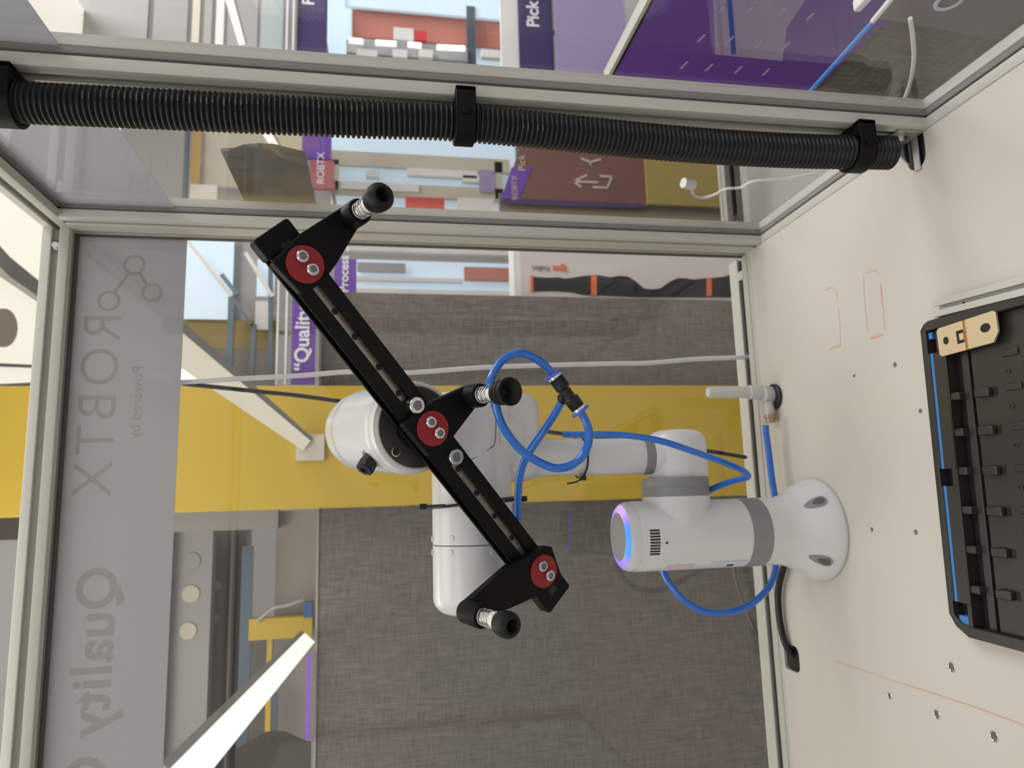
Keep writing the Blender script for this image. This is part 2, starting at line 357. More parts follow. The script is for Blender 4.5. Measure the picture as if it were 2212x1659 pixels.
# lettering on the far side of the film, read mirrored from inside
yt = yg + 2.8
q = onY(252, 1222, yt)
text('lettering', 'Quality Control', (q.x, yt, q.z), -X_, Z_, 78, FTXT, fr, 0.15, bold=1.5, spacing=1.05)
q = onY(272, 665, yt)
text('lettering', 'ROBTX', (onY(262, 675, yt).x, yt, onY(262, 675, yt).z), -X_, Z_, 80, FTXT, fr, 0.15, bold=-0.6, spacing=1.18)
a, b, c = onY(290, 572, yt), onY(328, 632, yt), onY(235, 650, yt)
mol = MB()
for p, r in ((a, 17), (b, 16), (c, 17)):
    mol.lathe([(r, 0), (r, 0.3), (r - 4, 0.3), (r - 4, 0)], (p.x, yt, p.z), Y_, 28, True)
for p, r_ in ((a, b), (a, c)):
    d = (r_ - p); d.y = 0; d.normalize(); n = V(-d.z, 0, d.x)
    s0 = V(p.x, yt, p.z) + d * 17; e0 = V(r_.x, yt, r_.z) - d * 17
    mol.obox(s0, d, n, Y_, (0, -2, 0), ((e0 - s0).length, 2, 0.3))
mol.build('molecule_emblem', FTXT, fr)
text('lettering', 'Powered by', onY(310, 790, yt), -X_, Z_, 24, FTXT, fr, 0.1)

# ------------------------------------------------------------------ work table
tb = empty('work_table', (-600, -640, -40))
tag(tb, 'white laminate work table with drilled holes and red marker lines, under the robot', 'table')
def tabletop():
    bm = MB().box((XL + 20.5, YF + 20, -18), (-20.5, 22.8, 0)).build('tabletop', TABLE, tb)
    holes = [(onZ(x, y, 0), r) for x, y, r in [(1933, 788, 3.6), (1845, 812, 2.6), (1988, 888, 3.2), (1883, 1144, 3.4), (1978, 1150, 3.6), (1922, 1503, 3.2), (2024, 1543, 4.2), (2056, 1441, 4.6), (2148, 1591, 4.8)]]
    cuts = MB()
    for p, r in holes: cuts.cyl((p.x, p.y, -30), (p.x, p.y, 5), r, seg=16)
    cuts.prism(rrect(-21, -20, 21, 30, 12), (-735, -4, -30), X_, Y_, Z_, 0, 36)
    c = V(-37, -402, 0)
    cuts.prism(rrect(-26, -16, 26, 16, 15.5), (c.x, c.y, -30), X_, Y_, Z_, 0, 36)
    co = cuts.build('cutter', TABLE, None, flat=True)
    md = bm.modifiers.new('holes', 'BOOLEAN'); md.object = co; md.operation = 'DIFFERENCE'; md.solver = 'EXACT'
    bpy.context.view_layer.update()
    dg = bpy.context.evaluated_depsgraph_get(); me = bpy.data.meshes.new_from_object(bm.evaluated_get(dg))
    bm.modifiers.clear(); bm.data = me; bpy.data.objects.remove(co)
    me.polygons.foreach_set('use_smooth', [False] * len(me.polygons))
    for p, r in holes[5:]:
        MB().lathe([(r, -1), (r + 1.1, 0.5), (r + 0.4, 0.9), (r - 0.3, 0.3), (r - 0.3, -1)], (p.x, p.y, 0), Z_, 16, True).build('hole_burr', STEEL, tb)
    return bm
tabletop()
MB().prism(rrect(-20.5, -19.5, 20.5, 24, 11.5), (-735, -4, -17), X_, Y_, Z_, 0, 13).build('slot_shade_plug', TRAYD, tb)  # dark plugs standing in for the shade inside the table slots
MB().prism(rrect(-25.5, -15.5, 25.5, 15.5, 15), (-37, -402, -17), X_, Y_, Z_, 0, 15).build('slot_shade_plug', TRAYD, tb)
MB().box((XL + 60, YF + 60, -60), (-60, -2, -40)).build('underside_tray', ALUD, tb)
def stroke(pts, wd, m=MARK):
    P = [onZ(x, y, 0.25) for x, y in pts]; b = MB()
    for p, q in zip(P, P[1:]):
        d = (q - p).normalized(); n = V(-d.y, d.x, 0); b.obox(p, d, n, Z_, (0, -wd / 2, 0), ((q - p).length, wd / 2, 0.12))
    b.build('marker_line', m, tb)
stroke([(1804, 1428), (1900, 1461), (1960, 1480)], 1.5, MARKF); stroke([(1960, 1480), (2100, 1525), (2216, 1568)], 1.2)
k = 3.614; A = lambda x, y: (1600 + x / k, 480 + y / k)
stroke([A(650, 535), A(705, 508), A(745, 540), A(752, 600)], 1.8, MARKF); stroke([A(758, 660), A(770, 780), A(780, 955)], 1.6, MARKF); stroke([A(780, 958), A(700, 990)], 2.6)
stroke([A(985, 395), A(1045, 375), A(1080, 408)], 1.8, MARKF); stroke([A(955, 420), A(965, 600), A(990, 850)], 1.4, MARKF)
stroke([A(1092, 480), A(1108, 660)], 1.8); stroke([A(1108, 660), A(1125, 840)], 1.2, MARKF); stroke([A(1110, 875), A(1015, 908)], 2.8)

# ------------------------------------------------------------------ corrugated conduit and its clips
path = spline([(-56, -408, 1150), (-52, -409, 1040), (-48, -412, 711), (-46, -414, 580), (-51, -407, 340), (-51, -406, 185), (-48, -411, 40)], 60)
L = [0]
for a, b in zip(path, path[1:]): L.append(L[-1] + (b - a).length)
tot = L[-1]; pitch = 5.6; pts = []; rs = []
def at_len(d):
    import bisect
    i = min(max(bisect.bisect(L, d) - 1, 0), len(path) - 2); t = (d - L[i]) / (L[i + 1] - L[i]); return path[i].lerp(path[i + 1], t)
d = 0
while d < tot - pitch:
    for fr_, r in ((0, 17.6), (0.12, 19.9), (0.30, 20.6), (0.50, 20.6), (0.66, 19.9), (0.78, 17.6)):
        pts.append(at_len(d + fr_ * pitch)); rs.append(r)
    d += pitch
con = MB().tube(pts, rs, 28).build('corrugated_conduit', BLACKS, ang=80)
tag(con, 'black corrugated conduit running down the inside of the front aluminium post', 'conduit')
# faded print on the conduit: thin bars on the crests
pr_ = MB()
axd = (CP - V(-50, -410, 600)).normalized()
for z0, z1 in ((965, 905), (885, 790), (738, 688), (515, 488)):
    z = z0
    while z > z1:
        i = min(range(0, len(pts), 6), key=lambda j: abs(pts[j].z - z)); c = (pts[i + 2] + pts[i + 3]) / 2
        a0 = math.radians(-90 if z > 600 else -112); wdt = random.choice((0.05, 0.12, 0.2, 0.16))
        for s_ in (0,):
            seg = []
            for j in range(4):
                t = a0 + (j / 3 - 0.5) * wdt * 2
                seg.append(c + V(math.cos(t), math.sin(t), 0) * 20.75)
            pr_.tube(seg, 0.55, 5)
        z -= pitch * random.choice((1, 1, 2))
pr_.build('printed_marking', PRINTY, con)['kind'] = 'stuff'
def clip(px, z, lab, wid=11, rot=0):
    c = min(pts, key=lambda p: abs(p.z - z)); e = empty('conduit_clip', c); tag(e, lab, 'clip', None)
    pol = [(25 * math.cos(t), 26 * math.sin(t)) for t in [math.radians(a) for a in range(-150, 151, 12)]]
    inn = [(21 * math.cos(t), 21 * math.sin(t)) for t in [math.radians(a) for a in range(150, -151, -12)]]
    # ring open towards the post, flat foot on the post
    u, v = V(-1, 0, 0), V(0, 1, 0)
    MB().prism(pol + inn, c, u, v, Z_, -wid, wid).build('ring', BLACKP, e, bevel=1.2)
    MB().prism([(-24, -26), (-24, 26), (-30, 26), (-30 + 0, -26)], c, u, v, Z_, -wid, wid).build('foot', BLACKP, e, bevel=1)
    MB().prism([(-29, -26), (6, -26), (2, -22), (-29, -14)], c, u, v, Z_, -wid, wid).build('strap', BLACKP, e, bevel=1)
    MB().prism([(-3.5, -29), (3.5, -29), (4.5, -24), (-4.5, -24)], c, u, v, Z_, -4, 4).build('latch', BLACKP, e, bevel=0.6)
    return e
clip(0, 1050, 'black plastic clip holding the conduit at its upper end, at the left edge', 22)
clip(0, 579, 'black plastic clip holding the middle of the corrugated conduit on the post')
clip(0, 90, 'black plastic clip holding the conduit just above its cut lower end')
# angle bracket at the foot of the post
br = empty('angle_bracket', (-30, -431, 0)); tag(br, 'small zinc angle bracket with a bolt at the foot of the conduit post', 'bracket')
MB().box((-23.5, -420, 4), (-20.2, -390, 36)).build('upright_leg', GALV, br, bevel=0.6)
MB().box((-66, -409, 0.3), (-20.5, -399, 2.6)).build('foot_leg', GALV, br, bevel=0.6)
MB().prism([(0, 0), (30, 0), (0, 30)], (-22, -392, 2), -X_, Z_, Y_, 0, 2.4).build('gusset', STEEL, br)
MB().lathe([(0, 0), (9.5, 0), (9.5, 1.6), (6.6, 1.6), (6.6, 5), (5, 6.5), (3, 6.5), (3, 4), (0, 4)], (-23.5, -405, 24), -X_, 22).build('bolt', STEEL, br)

# ------------------------------------------------------------------ robot
RB = V(-521, -110, 0)
rb = empty('robot_arm', RB); tag(rb, 'white six-axis robot arm with a flared foot and blue glowing ring, standing on the table', 'robot')
def arc(r0, h0, r1, h1, n, cx, ch): pass
base = [(0, 0.4), (77, 0.4), (78.5, 3), (78, 8), (74, 20), (67, 34), (60, 46), (55, 57), (52, 68), (51, 80), (51, 103), (0, 103)]
MB().lathe(base, RB, Z_, 64).build('flared_foot', WHITEP, rb, ang=50)
# bolt pockets: flush teardrops on the flare, the recess shade painted dark
for a in (-128, -52):
    t = math.radians(a); d = V(math.cos(t), math.sin(t), 0); tt = V(-d.y, d.x, 0)
    o = RB + d * 67.5 + V(0, 0, 34); nn_ = (d * 0.86 + Z_ * 0.5).normalized(); uu = (Z_ - nn_ * Z_.dot(nn_)).normalized()
    pol = []
    for k in range(28):
        s_ = 2 * math.pi * k / 28; w_ = 8.0 * math.sin(s_); l_ = 17 * math.cos(s_); w_ *= (1 - 0.35 * math.cos(s_) * 1)
        pol.append((w_, l_))
    MB().prism(pol, o, tt, uu, nn_, -2.8, 0.9).build('bolt_pocket', GREYP, rb, bevel=0.5)
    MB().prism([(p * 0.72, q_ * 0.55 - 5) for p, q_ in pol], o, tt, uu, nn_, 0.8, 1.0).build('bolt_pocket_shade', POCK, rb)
MB().lathe([(0, 103), (51.3, 103), (51.3, 135), (0, 135)], RB, Z_, 64).build('joint_ring', GREYP, rb)
MB().lathe([(0, 135), (51, 135), (51.4, 200), (51.6, 303), (50.8, 304.5), (0, 304.5)], RB, Z_, 64).build('column_shell', WHITEP, rb)
MB().lathe([(0, 304.5), (50.6, 304.5), (50.8, 312), (48, 319), (46.5, 320.5), (46.5, 318), (0, 318)], RB, Z_, 64).build('cap_rim', WHITEP, rb, ang=60)
rl = MB().lathe([(35.5, 317), (46.4, 317), (46.3, 320), (43, 323.2), (35.5, 325.5)], RB, Z_, 64, True).build('ring_light', RING, rb, ang=60, org=RB)
MB().lathe([(0, 317), (35.3, 317), (35.3, 325.2), (34, 326), (0, 326.3)], RB, Z_, 64).build('cap_disc', CAPG, rb)
# vents on the front of the column (nine slots), sensor dot
for k in range(9):
    a = math.radians(-90 - 20 + 38 * (k / 8.0) - 12 + 5)
    d = V(math.cos(a), math.sin(a), 0); tt = V(-d.y, d.x, 0)
    MB().obox(RB + d * 50.6 + V(0, 0, 287), tt, Z_, d, (-1.35, -7.5, 0), (1.35, 7.5, 1.25)).build('vent_slot', STEELD, rb)
d = V(math.cos(math.radians(-99)), math.sin(math.radians(-99)), 0)
MB().lathe([(0, 0), (1.8, 0), (1.8, 1.6), (0, 1.6)], RB + d * 50.6 + V(0, 0, 270), d, 12).build('sensor_dot', STEELD, rb)
# rating labels on the left of the column
def curved(name, a0, a1, z0, z1, m, r=51.9):
    vs = []; n = 8
    for k in range(n + 1):
        t = math.radians(a0 + (a1 - a0) * k / n)
        for rr in (r - 0.6, r): vs += [RB + V(math.cos(t) * rr, math.sin(t) * rr, z0), RB + V(math.cos(t) * rr, math.sin(t) * rr, z1)]
    fs = []
    for k in range(n):
        o = 4 * k; fs += [(o + 2, o + 6, o + 7, o + 3), (o, o + 1, o + 5, o + 4), (o, o + 4, o + 6, o + 2), (o + 1, o + 3, o + 7, o + 5)]
    fs += [(0, 2, 3, 1), (4 * n, 4 * n + 1, 4 * n + 3, 4 * n + 2)]
    return MB().add(vs, fs).build(name, m, rb)
LBL = mat('pale_label', (0.56, 0.60, 0.64), 0.5); LBR = mat('pale_pink_label', (0.62, 0.50, 0.52), 0.5)
curved('rating_label', -160, -139, 140, 196, LBL); curved('warning_label', -158, -143, 220, 264, LBR); curved('dark_code', -155, -149, 158, 168, STEELD, 52.3)
# shoulder joint, along X
def capsule_prof(L, r, rr, both=False, n=6):
    p = []
    if both: p += [(0, 0)] + [(r - rr + rr * math.sin(math.radians(90 * k / n)), rr - rr * math.cos(math.radians(90 * k / n))) for k in range(n + 1)]
    else: p += [(0, 0), (r, 0)]
    p += [(r - rr + rr * math.cos(math.radians(90 * k / n)), L - rr + rr * math.sin(math.radians(90 * k / n))) for k in range(n + 1)] + [(0, L)]
    return p
sh = V(-521, -110, 231)
MB().lathe([(0, 0), (50, 0), (50.2, 57), (0, 57)], sh, X_, 56).build('shoulder_neck', WHITEP, rb)
MB().lathe([(0, 57), (50.4, 57), (50.4, 70), (49.9, 70.6), (50.4, 71.2), (50.4, 85), (0, 85)], sh, X_, 56).build('joint_ring', GREYP, rb, ang=50)
MB().lathe(capsule_prof(72, 45, 20), sh + V(85, 0, -6), X_, 56).build('shoulder_shell', WHITEP, rb, ang=60)
# upper arm
ux = -402; uy = -112
MB().lathe([(36, 225), (33, 250), (29, 268), (28, 269)], (ux, uy, 0), Z_, 40).build('upper_arm_socket', WHITEP, rb, ang=60)
MB().lathe([(28.3, 268), (28.3, 283)], (ux, uy, 0), Z_, 40).build('joint_ring', GREYP, rb)
MB().lathe([(27, 283), (27, 300), (27.5, 440), (34, 465)], (ux, uy, 0), Z_, 40).build('upper_arm', WHITEP, rb, ang=60)
# elbow joint, along X
MB().lathe(capsule_prof(128, 54, 24, True), (-436, uy, 494), X_, 56).build('elbow_shell', WHITEP, rb, ang=60)
MB().tube([(-374, -118, 498), (-374, -140, 520), (-374, -155, 541)], [48, 50, 52], 40).build('forearm_link', WHITEP, rb, ang=60)
TR = 55.5; _p = dep(1022, 1175, 985); TY, TZ = _p.y, _p.z; SX = _p.x; XE = dep(1022, 1320, 985).x
# forearm joint module, along X with a closed cap at the left
MB().lathe(capsule_prof(205, TR, 6), (SX + 1.4, TY, TZ), X_, 56).build('wrist_tube', WHITEP, rb, ang=60)
MB().lathe([(TR - 0.8, 0), (TR - 0.8, 1.6)], (SX, TY, TZ), X_, 56).build('seam', SEAM, rb)
MB().lathe(capsule_prof(SX - XE, TR, 22), (SX, TY, TZ), -X_, 56).build('wrist_tube_cap', WHITEP, rb, ang=60)
for px in ((975, 1163), (973, 1194), (1066, 1193), (1080, 930), (1052, 889), (1112, 1013)):
    p = dep(px[0], px[1], 860); ax = V(p.x, TY, TZ)
    dd_ = (p - ax); dd_.x = 0
    # where the view ray meets the tube
    r = ray(*px); lo, hi = 850, 985
    for _ in range(40):
        m_ = (lo + hi) / 2; q_ = CP + r * m_
        if (V(0, q_.y - TY, q_.z - TZ)).length > TR: lo = m_
        else: hi = m_
    q_ = CP + r * hi; nn_ = V(0, q_.y - TY, q_.z - TZ).normalized()
    MB().lathe([(0, -1), (4.3, -1), (4.3, 0.3), (3.6, 0.9), (0, 0.9)], q_, nn_, 20).build('screw_plug', WHITEP, rb, bevel=0)
def on_tube(x, y, rr):
    r = ray(x, y); lo, hi = 850, 985
    for _ in range(40):
        m_ = (lo + hi) / 2; q_ = CP + r * m_
        if V(0, q_.y - TY, q_.z - TZ).length > rr: lo = m_
        else: hi = m_
    return CP + r * hi
MB().tube(spline([on_tube(x, y, TR + 0.3) for x, y in [(1061, 874), (1071, 905), (1069, 955), (1060, 968), (1018, 993), (990, 1008)]], 5), 0.55, 6).build('cover_seam', SEAM, rb)
for x_ in (SX + 9, SX - 9):
    for a_ in (95,):
        t = math.radians(a_); nn_ = V(0, math.cos(t), math.sin(t)); MB().lathe([(0, -1), (4.3, -1), (4.3, 1.6), (0, 1.6)], V(x_, TY, TZ) + nn_ * TR, nn_, 16).build('screw_plug', WHITEP, rb)
# wrist body with the tool flange
TN = V(-0.064, -0.903, -0.424).normalized(); TD = V(-0.730, 0.333, -0.597); TD = (TD - TN * TD.dot(TN)).normalized(); TE = TN.cross(TD).normalized()
if TE.dot(V(0.681, 0.271, -0.680)) < 0: TE = -TE
TO = V(-379.6, -337.1, 611.4)
def G(s_, t_, h_): return TO + TD * s_ + TE * t_ + TN * h_
FC = V(-373.2, -295.8, 628.5)
wb = [(0, -198), (18, -197), (33, -190), (43, -181), (50, -168), (53.5, -152), (54.5, -138), (54.6, -136.5), (54.0, -136), (54.8, -135.2), (55.5, -120), (56.5, -60), (57.2, -24), (57, -18), (55.5, -15), (0, -15)]
MB().lathe(wb, FC, TN, 64).build('wrist_body', WHITEP, rb, ang=45)
MB().lathe([(0, -15), (55.3, -15), (55.6, -6), (54.6, -3), (51, -2), (0, -2)], FC, TN, 64).build('flange_collar', WHITEP, rb, ang=50)
MB().lathe([(50.8, -4), (50.8, 0.5), (48.8, 0.5), (48.6, -4)], FC, TN, 64, True).build('flange_rim', ALU, rb)
MB().lathe([(0, -4), (49, -4), (49, -0.5), (48, 0.2), (0, 0.2)], FC, TN, 64).build('tool_flange', FLG, rb)
MB().tube([FC - TN * 75 + V(0, 0, 0), V(-372, TY - 10, TZ + 20)], [50, 48], 40).build('wrist_neck', WHITEP, rb, ang=60)
# threaded hole on the flange
hp_ = None
def on_plane(x, y, o, n):
    r = ray(x, y); return CP + r * ((o - CP).dot(n) / r.dot(n))
p = on_plane(855, 976, FC + TN * 0.2, TN)
MB().lathe([(5.8, 0), (5.8, 0.8), (4.6, 0.8), (4.6, 0)], p, TN, 20, True).build('threaded_hole', STEEL, rb)
MB().lathe([(0, 0), (4.6, 0), (4.6, 0.4), (0, 0.4)], p, TN, 20).build('threaded_hole_bore', STEELD, rb)
p = on_plane(913, 848, FC + TN * 0.2, TN)
MB().lathe([(0, 0), (5.4, 0), (5.4, 0.5), (0, 0.5)], p, TN, 20).build('threaded_hole_bore', STEELD, rb)
# connector sticking out of the wrist body
c0 = dep(803, 985, 858); c1 = dep(788, 1014, 846); dv = (c1 - c0).normalized()
MB().lathe([(12.5, -6), (12.5, 0.8), (10.5, 0.8), (10.5, -6)], c0, dv, 24, True).build('connector_collar', STEEL, rb)
MB().lathe([(0, -4), (9.6, -4), (9.6, 9), (11.2, 9), (11.2, 20), (9.8, 21.5), (5, 21.5), (5, 19), (0, 19)], c0, dv, 8).build('connector_plug', BLACKS, rb, ang=30, bevel=0.6)

# ------------------------------------------------------------------ vacuum gripper on the flange
gr = empty('vacuum_gripper', G(0, 0, -30)); tag(gr, 'black slotted gripper bar with three red-disc suction fingers, bolted to the robot wrist', 'gripper')
def gbox(s0, t0, h0, s1, t1, h1): return MB().obox(TO, TD, TE, TN, (s0, t0, h0), (s1, t1, h1))
# adapter between flange and bar
MB().lathe([(0, 0), (27, 0), (27, 13), (0, 13)], FC + (-TN) * 0 , TN, 48).build('adapter_hub', BLACKM, gr)
# bar section: front plate with central slot, side grooves
bar = MB()
for (s0, s1) in ((-252, -42), (40, 262)):
    bar.obox(TO, TD, TE, TN, (s0, -21, -19), (s1, -4.2, -15)); bar.obox(TO, TD, TE, TN, (s0, 6.2, -19), (s1, 21, -15))
    bar.obox(TO, TD, TE, TN, (s0, -14, -27), (s1, -5.4, -19)); bar.obox(TO, TD, TE, TN, (s0, 7.2, -27), (s1, 14, -19))
bar.obox(TO, TD, TE, TN, (-42, -21, -19), (40, 21, -15)); bar.obox(TO, TD, TE, TN, (-42, -14, -27), (40, 14, -19))
bar.obox(TO, TD, TE, TN, (-252, -22.5, -31), (262, 21.5, -27))
bar.build('bar', BLACKM, gr, bevel=0.7)
for s0, s1 in ((-202, -40), (38, 262)):
    MB().obox(TO, TD, TE, TN, (s0, -5.3, -26), (s1, 7.1, -23.5)).build('steel_strip', STRIP, gr)
for s_ in (-168, -133, -90, -52, 66, 105, 144, 182):
    p = G(s_, 3.0, -23.4)
    pol = [(3.9 * math.cos(t), 3.3 * math.sin(t)) for t in [2 * math.pi * k / 18 for k in range(18)]]
    MB().prism(pol, p, TD, TE, TN, -0.5, 0.3).build('strip_hole', TRAYD, gr)
# end caps with rounded corners
for s0, s1 in ((-275, -250), (260, 289)):
    poly = rrect(min(s0, s1), -24, max(s0, s1), 22.5, 4)
    MB().prism(poly, TO, TD, TE, TN, -32, -14).build('end_cap', BLACKP, gr, bevel=1.2)
MB().obox(TO, TD, TE, TN, (-256, -4, -16), (-246, 9, -13.2)).build('cap_tongue', BLACKS, gr)
MB().obox(TO, TD, TE, TN, (266, -7, -14.2), (275, 6, -13.6)).build('cap_slot', TRAYD, gr)
def capscrew(parent, o, r, h, name='cap_screw', rot=0):
    b = MB().lathe([(0, 0), (r, 0), (r, h - 1.0), (r - 0.9, h), (r * 0.58, h), (r * 0.50, h - 2.2), (0, h - 2.2)], o, TN, 28).build(name, STEEL, parent, ang=40)
    return b
def hexsock(parent, o, r):
    return MB().lathe([(0, 0), (r, 0), (r, 0.3), (0, 0.3)], o, TN, 6).build('hex_socket', SOCK, parent)
for s_, t_, hh in ((-32, 3, 15), (47, 3.5, 12)):
    b = capscrew(gr, G(s_, t_, -17), 9.6, hh, 'mounting_bolt'); hexsock(b, G(s_, t_, -17 + hh - 2.0), 5.0)
# fingers
def finger(cs, poly, cup, label=None):
    poly = [p_ for q_ in poly for p_ in ([(cup[0] - cs + 14 * math.cos(math.radians(q_[0] + (q_[1] - q_[0]) * k / 10)), cup[1] + 14 * math.sin(math.radians(q_[0] + (q_[1] - q_[0]) * k / 10))) for k in range(11)] if abs(q_[0]) + abs(q_[1]) > 150 else [q_])]
    f = MB().prism([(cs + a, b) for a, b in poly], TO, TD, TE, TN, -15, -2).build('finger', BLACKP, gr, bevel=1.6)
    d = MB().lathe([(0, 0), (20.2, 0), (20.2, 1.4), (19.7, 1.8), (0, 1.8)], G(cs, 0, -2), TN, 56).build('red_disc', RED, f)
    for o in (-8.3, 8.3):
        sc_ = capscrew(f, G(cs + o, 1.4, -0.3), 6.7, 5.2); MB().lathe([(0, 0), (3.7, 0), (3.7, 0.5), (0, 0.5)], G(cs + o, 1.4, 2.6), TN, 6).build('hex_socket', SOCK, f)
    s_, t_ = cup
    b = G(s_, t_, 0)
    MB().lathe([(0, -16), (13.4, -16), (14, -14), (14, 19), (12.8, 21.5), (9.6, 21.5), (9.6, 14), (0, 14)], b, TN, 40).build('spring_housing', BLACKP, f, ang=50)
    MB().lathe([(0, 10), (5.9, 10), (5.9, 52), (0, 52)], b, TN, 24).build('plunger', NYL, f)
    sp = []; n = 150; u_, v_, _ = frame(TN)
    for k in range(n):
        h = 15 + 30 * (k / n); a = 2 * math.pi * 5.0 * k / n; sp.append(b + TN * h + (u_ * math.cos(a) + v_ * math.sin(a)) * 9.2)
    MB().tube(sp, 0.75, 7).build('spring', STEEL, f)
    MB().lathe([(0, 42), (8.3, 42), (8.6, 44), (8.6, 58), (0, 58)], b, TN, 28).build('sleeve', NYL, f)
    if cs > -50 and cs < 50:
        pc = [(0, 54), (9.5, 54), (13.2, 56), (13.2, 61), (11.6, 62), (12.6, 63.5), (14.4, 65), (14.4, 69), (13.0, 70), (14.6, 72), (15.6, 77), (15.9, 80), (14.8, 80.3), (7, 74), (4, 66), (0, 66)]
    else:
        pc = [(0, 54), (10.5, 54), (12.6, 56), (14.0, 61), (14.6, 68), (14.3, 73), (11.8, 77.5), (9.3, 79), (7.6, 78.2), (5.6, 74), (4, 70), (2.6, 66), (0, 66)]
    MB().lathe(pc, b, TN, 48).build('suction_cup', RUBBERB, f, ang=35)
    # moulded tab beside the sleeve
    td = (V(0, 0, 1) if cs < 0 else -Z_) if abs(cs) > 50 else None
    if td is not None:
        dd = (td - TN * td.dot(TN)).normalized()
        if cs < 0: dd = (G(0, 1, 0) - G(0, 0, 0)) * 0.5 - TD * 0.55; dd.normalize()
        else: dd = (TD * 0.95 + TE * -0.05).normalized() * 1.0
        for sg in ((1,) if cs < 0 else (1, -1)):
            w_ = TN.cross(dd)
            MB().obox(b, dd * sg, w_, TN, (6, -4, 46), (15.5 if sg > 0 else 12.5, 4, 55)).build('sleeve_tab', NYL, f, bevel=1.8)
    return f
finger(-226.3, [(-20, -27), (20, -23), (25, -17), (22.5, 14), (18, 31), (-10, 185), (-28, 17), (-22, -23)], (-238, 78))
finger(0, [(-27, -25), (20, -23.5), (24, -19), (25.5, 15), (0, 170), (-23, 22), (-28, -20)], (5.5, 64))
finger(234.8, [(-43, -32), (-20, 23), (-12, 30), (24, 17), (29, 12), (17, -24), (-25, -185)], (193, -102))

# ------------------------------------------------------------------ blue air tubes
def airtube(name, px, lab, r=5.2, m=BLUE, cat='tube', n=8, seg=14):
    P = [dep(x, y, d) if not isinstance(x, Vector) else x for x, y, d in px]
    return tag(MB().tube(spline(P, n), r, seg).build(name, m, ang=80), lab, cat)
rT = 4.9
cupm = G(5.5, 64, 50)
airtube('air_tube', [(1066, 838, 806), (1059, 826, 808), (1068, 802, 812), (1087, 777, 818), (1120, 763, 825), (1148, 770, 830), (1174, 787, 834), (1195, 810, 836)], 'short blue air tube arching from the middle suction cup to the black connector', rT)
airtube('air_tube', [(1252, 886, 836), (1265, 909, 836), (1273, 935, 834), (1269, 963, 832), (1255, 989, 830), (1231, 1006, 828), (1200, 1011, 826), (1168, 1000, 824), (1135, 980, 820), (1109, 954, 816), (1087, 922, 812), (1075, 891, 808), (1070, 866, 806)], 'looping blue air tube swinging below the middle suction cup back to the connector', rT)
airtube('air_tube', [(1224, 850, 846), (1217, 861, 850), (1196, 898, 862), (1170, 937, 872), (1146, 972, 880), (1131, 1000, 892), (1122, 1035, 902), (1119, 1075, 912), (1117, 1130, 922), (1116, 1180, 930), (1104, 1230, 935)], 'blue air tube leaving the connector sideways and running down along the white arm tube', rT)
airtube('air_tube', [(1216, 938, 1010), (1244, 939, 1008), (1287, 938, 1006), (1330, 939, 1004), (1374, 943, 1000), (1420, 951, 996), (1459, 962, 994), (1512, 980, 994), (1565, 999, 998), (1600, 1014, 1004), (1614, 1024, 1012), (1614, 1031, 1020), (1592, 1037, 1040), (1565, 1045, 1060), (1531, 1060, 1085), (1510, 1080, 1105)], 'blue air tube tied to the upper arm and kinking back behind the shoulder', 4.6)
airtube('air_tube', [(1420, 1200, 1120), (1432, 1231, 1115), (1448, 1263, 1105), (1480, 1298, 1095), (1517, 1319, 1090), (1557, 1324, 1090), (1605, 1314, 1095), (1645, 1287, 1110), (1668, 1255, 1130), (1677, 1218, 1155), (1678, 1180, 1170)], 'blue air tube hanging in a wide loop left of the robot column', 5.2)
airtube('air_tube', [(1654, 918, 1212), (1655, 935, 1212), (1661, 980, 1208), (1667, 1030, 1200), (1674, 1075, 1190), (1678, 1120, 1180), (1678, 1180, 1170)], 'straight blue air tube lying on the table from the valve to behind the robot foot', 5.4)
# connector
cn = empty('tube_connector', dep(1226, 846, 838)); tag(cn, 'black push-in tube connector with blue collars joining the three air tubes', 'connector')
ca, cb = dep(1196, 811, 836), dep(1253, 887, 836); cd = (cb - ca); cl = cd.length; cd.normalize()
MB().lathe([(0, 4), (8.2, 4), (8.8, 5), (9.1, 0.36 * cl), (6.8, 0.40 * cl), (6.8, 0.62 * cl), (9.1, 0.66 * cl), (8.8, cl - 5), (8.2, cl - 4), (0, cl - 4)], ca, cd, 28).build('body', BLACKS, cn, ang=40)
for k0, k1 in ((1, 4), (cl - 4, cl - 1)): MB().lathe([(0, k0), (9.0, k0), (9.0, k1), (0, k1)], ca, cd, 28).build('metal_ring', STEEL, cn)
for k0, k1 in ((-2.5, 1), (cl - 1, cl + 2.5)): MB().lathe([(0, k0), (11.5, k0), (11.5, k1), (0, k1)], ca, cd, 28).build('release_collar', BLUEC, cn, bevel=0.5)
sd = dep(1217, 861, 850); mid = (ca + cb) / 2
MB().cyl(mid + (sd - mid) * 0.1, sd, 7.6, 7.6, 20).build('side_branch', BLACKS, cn)

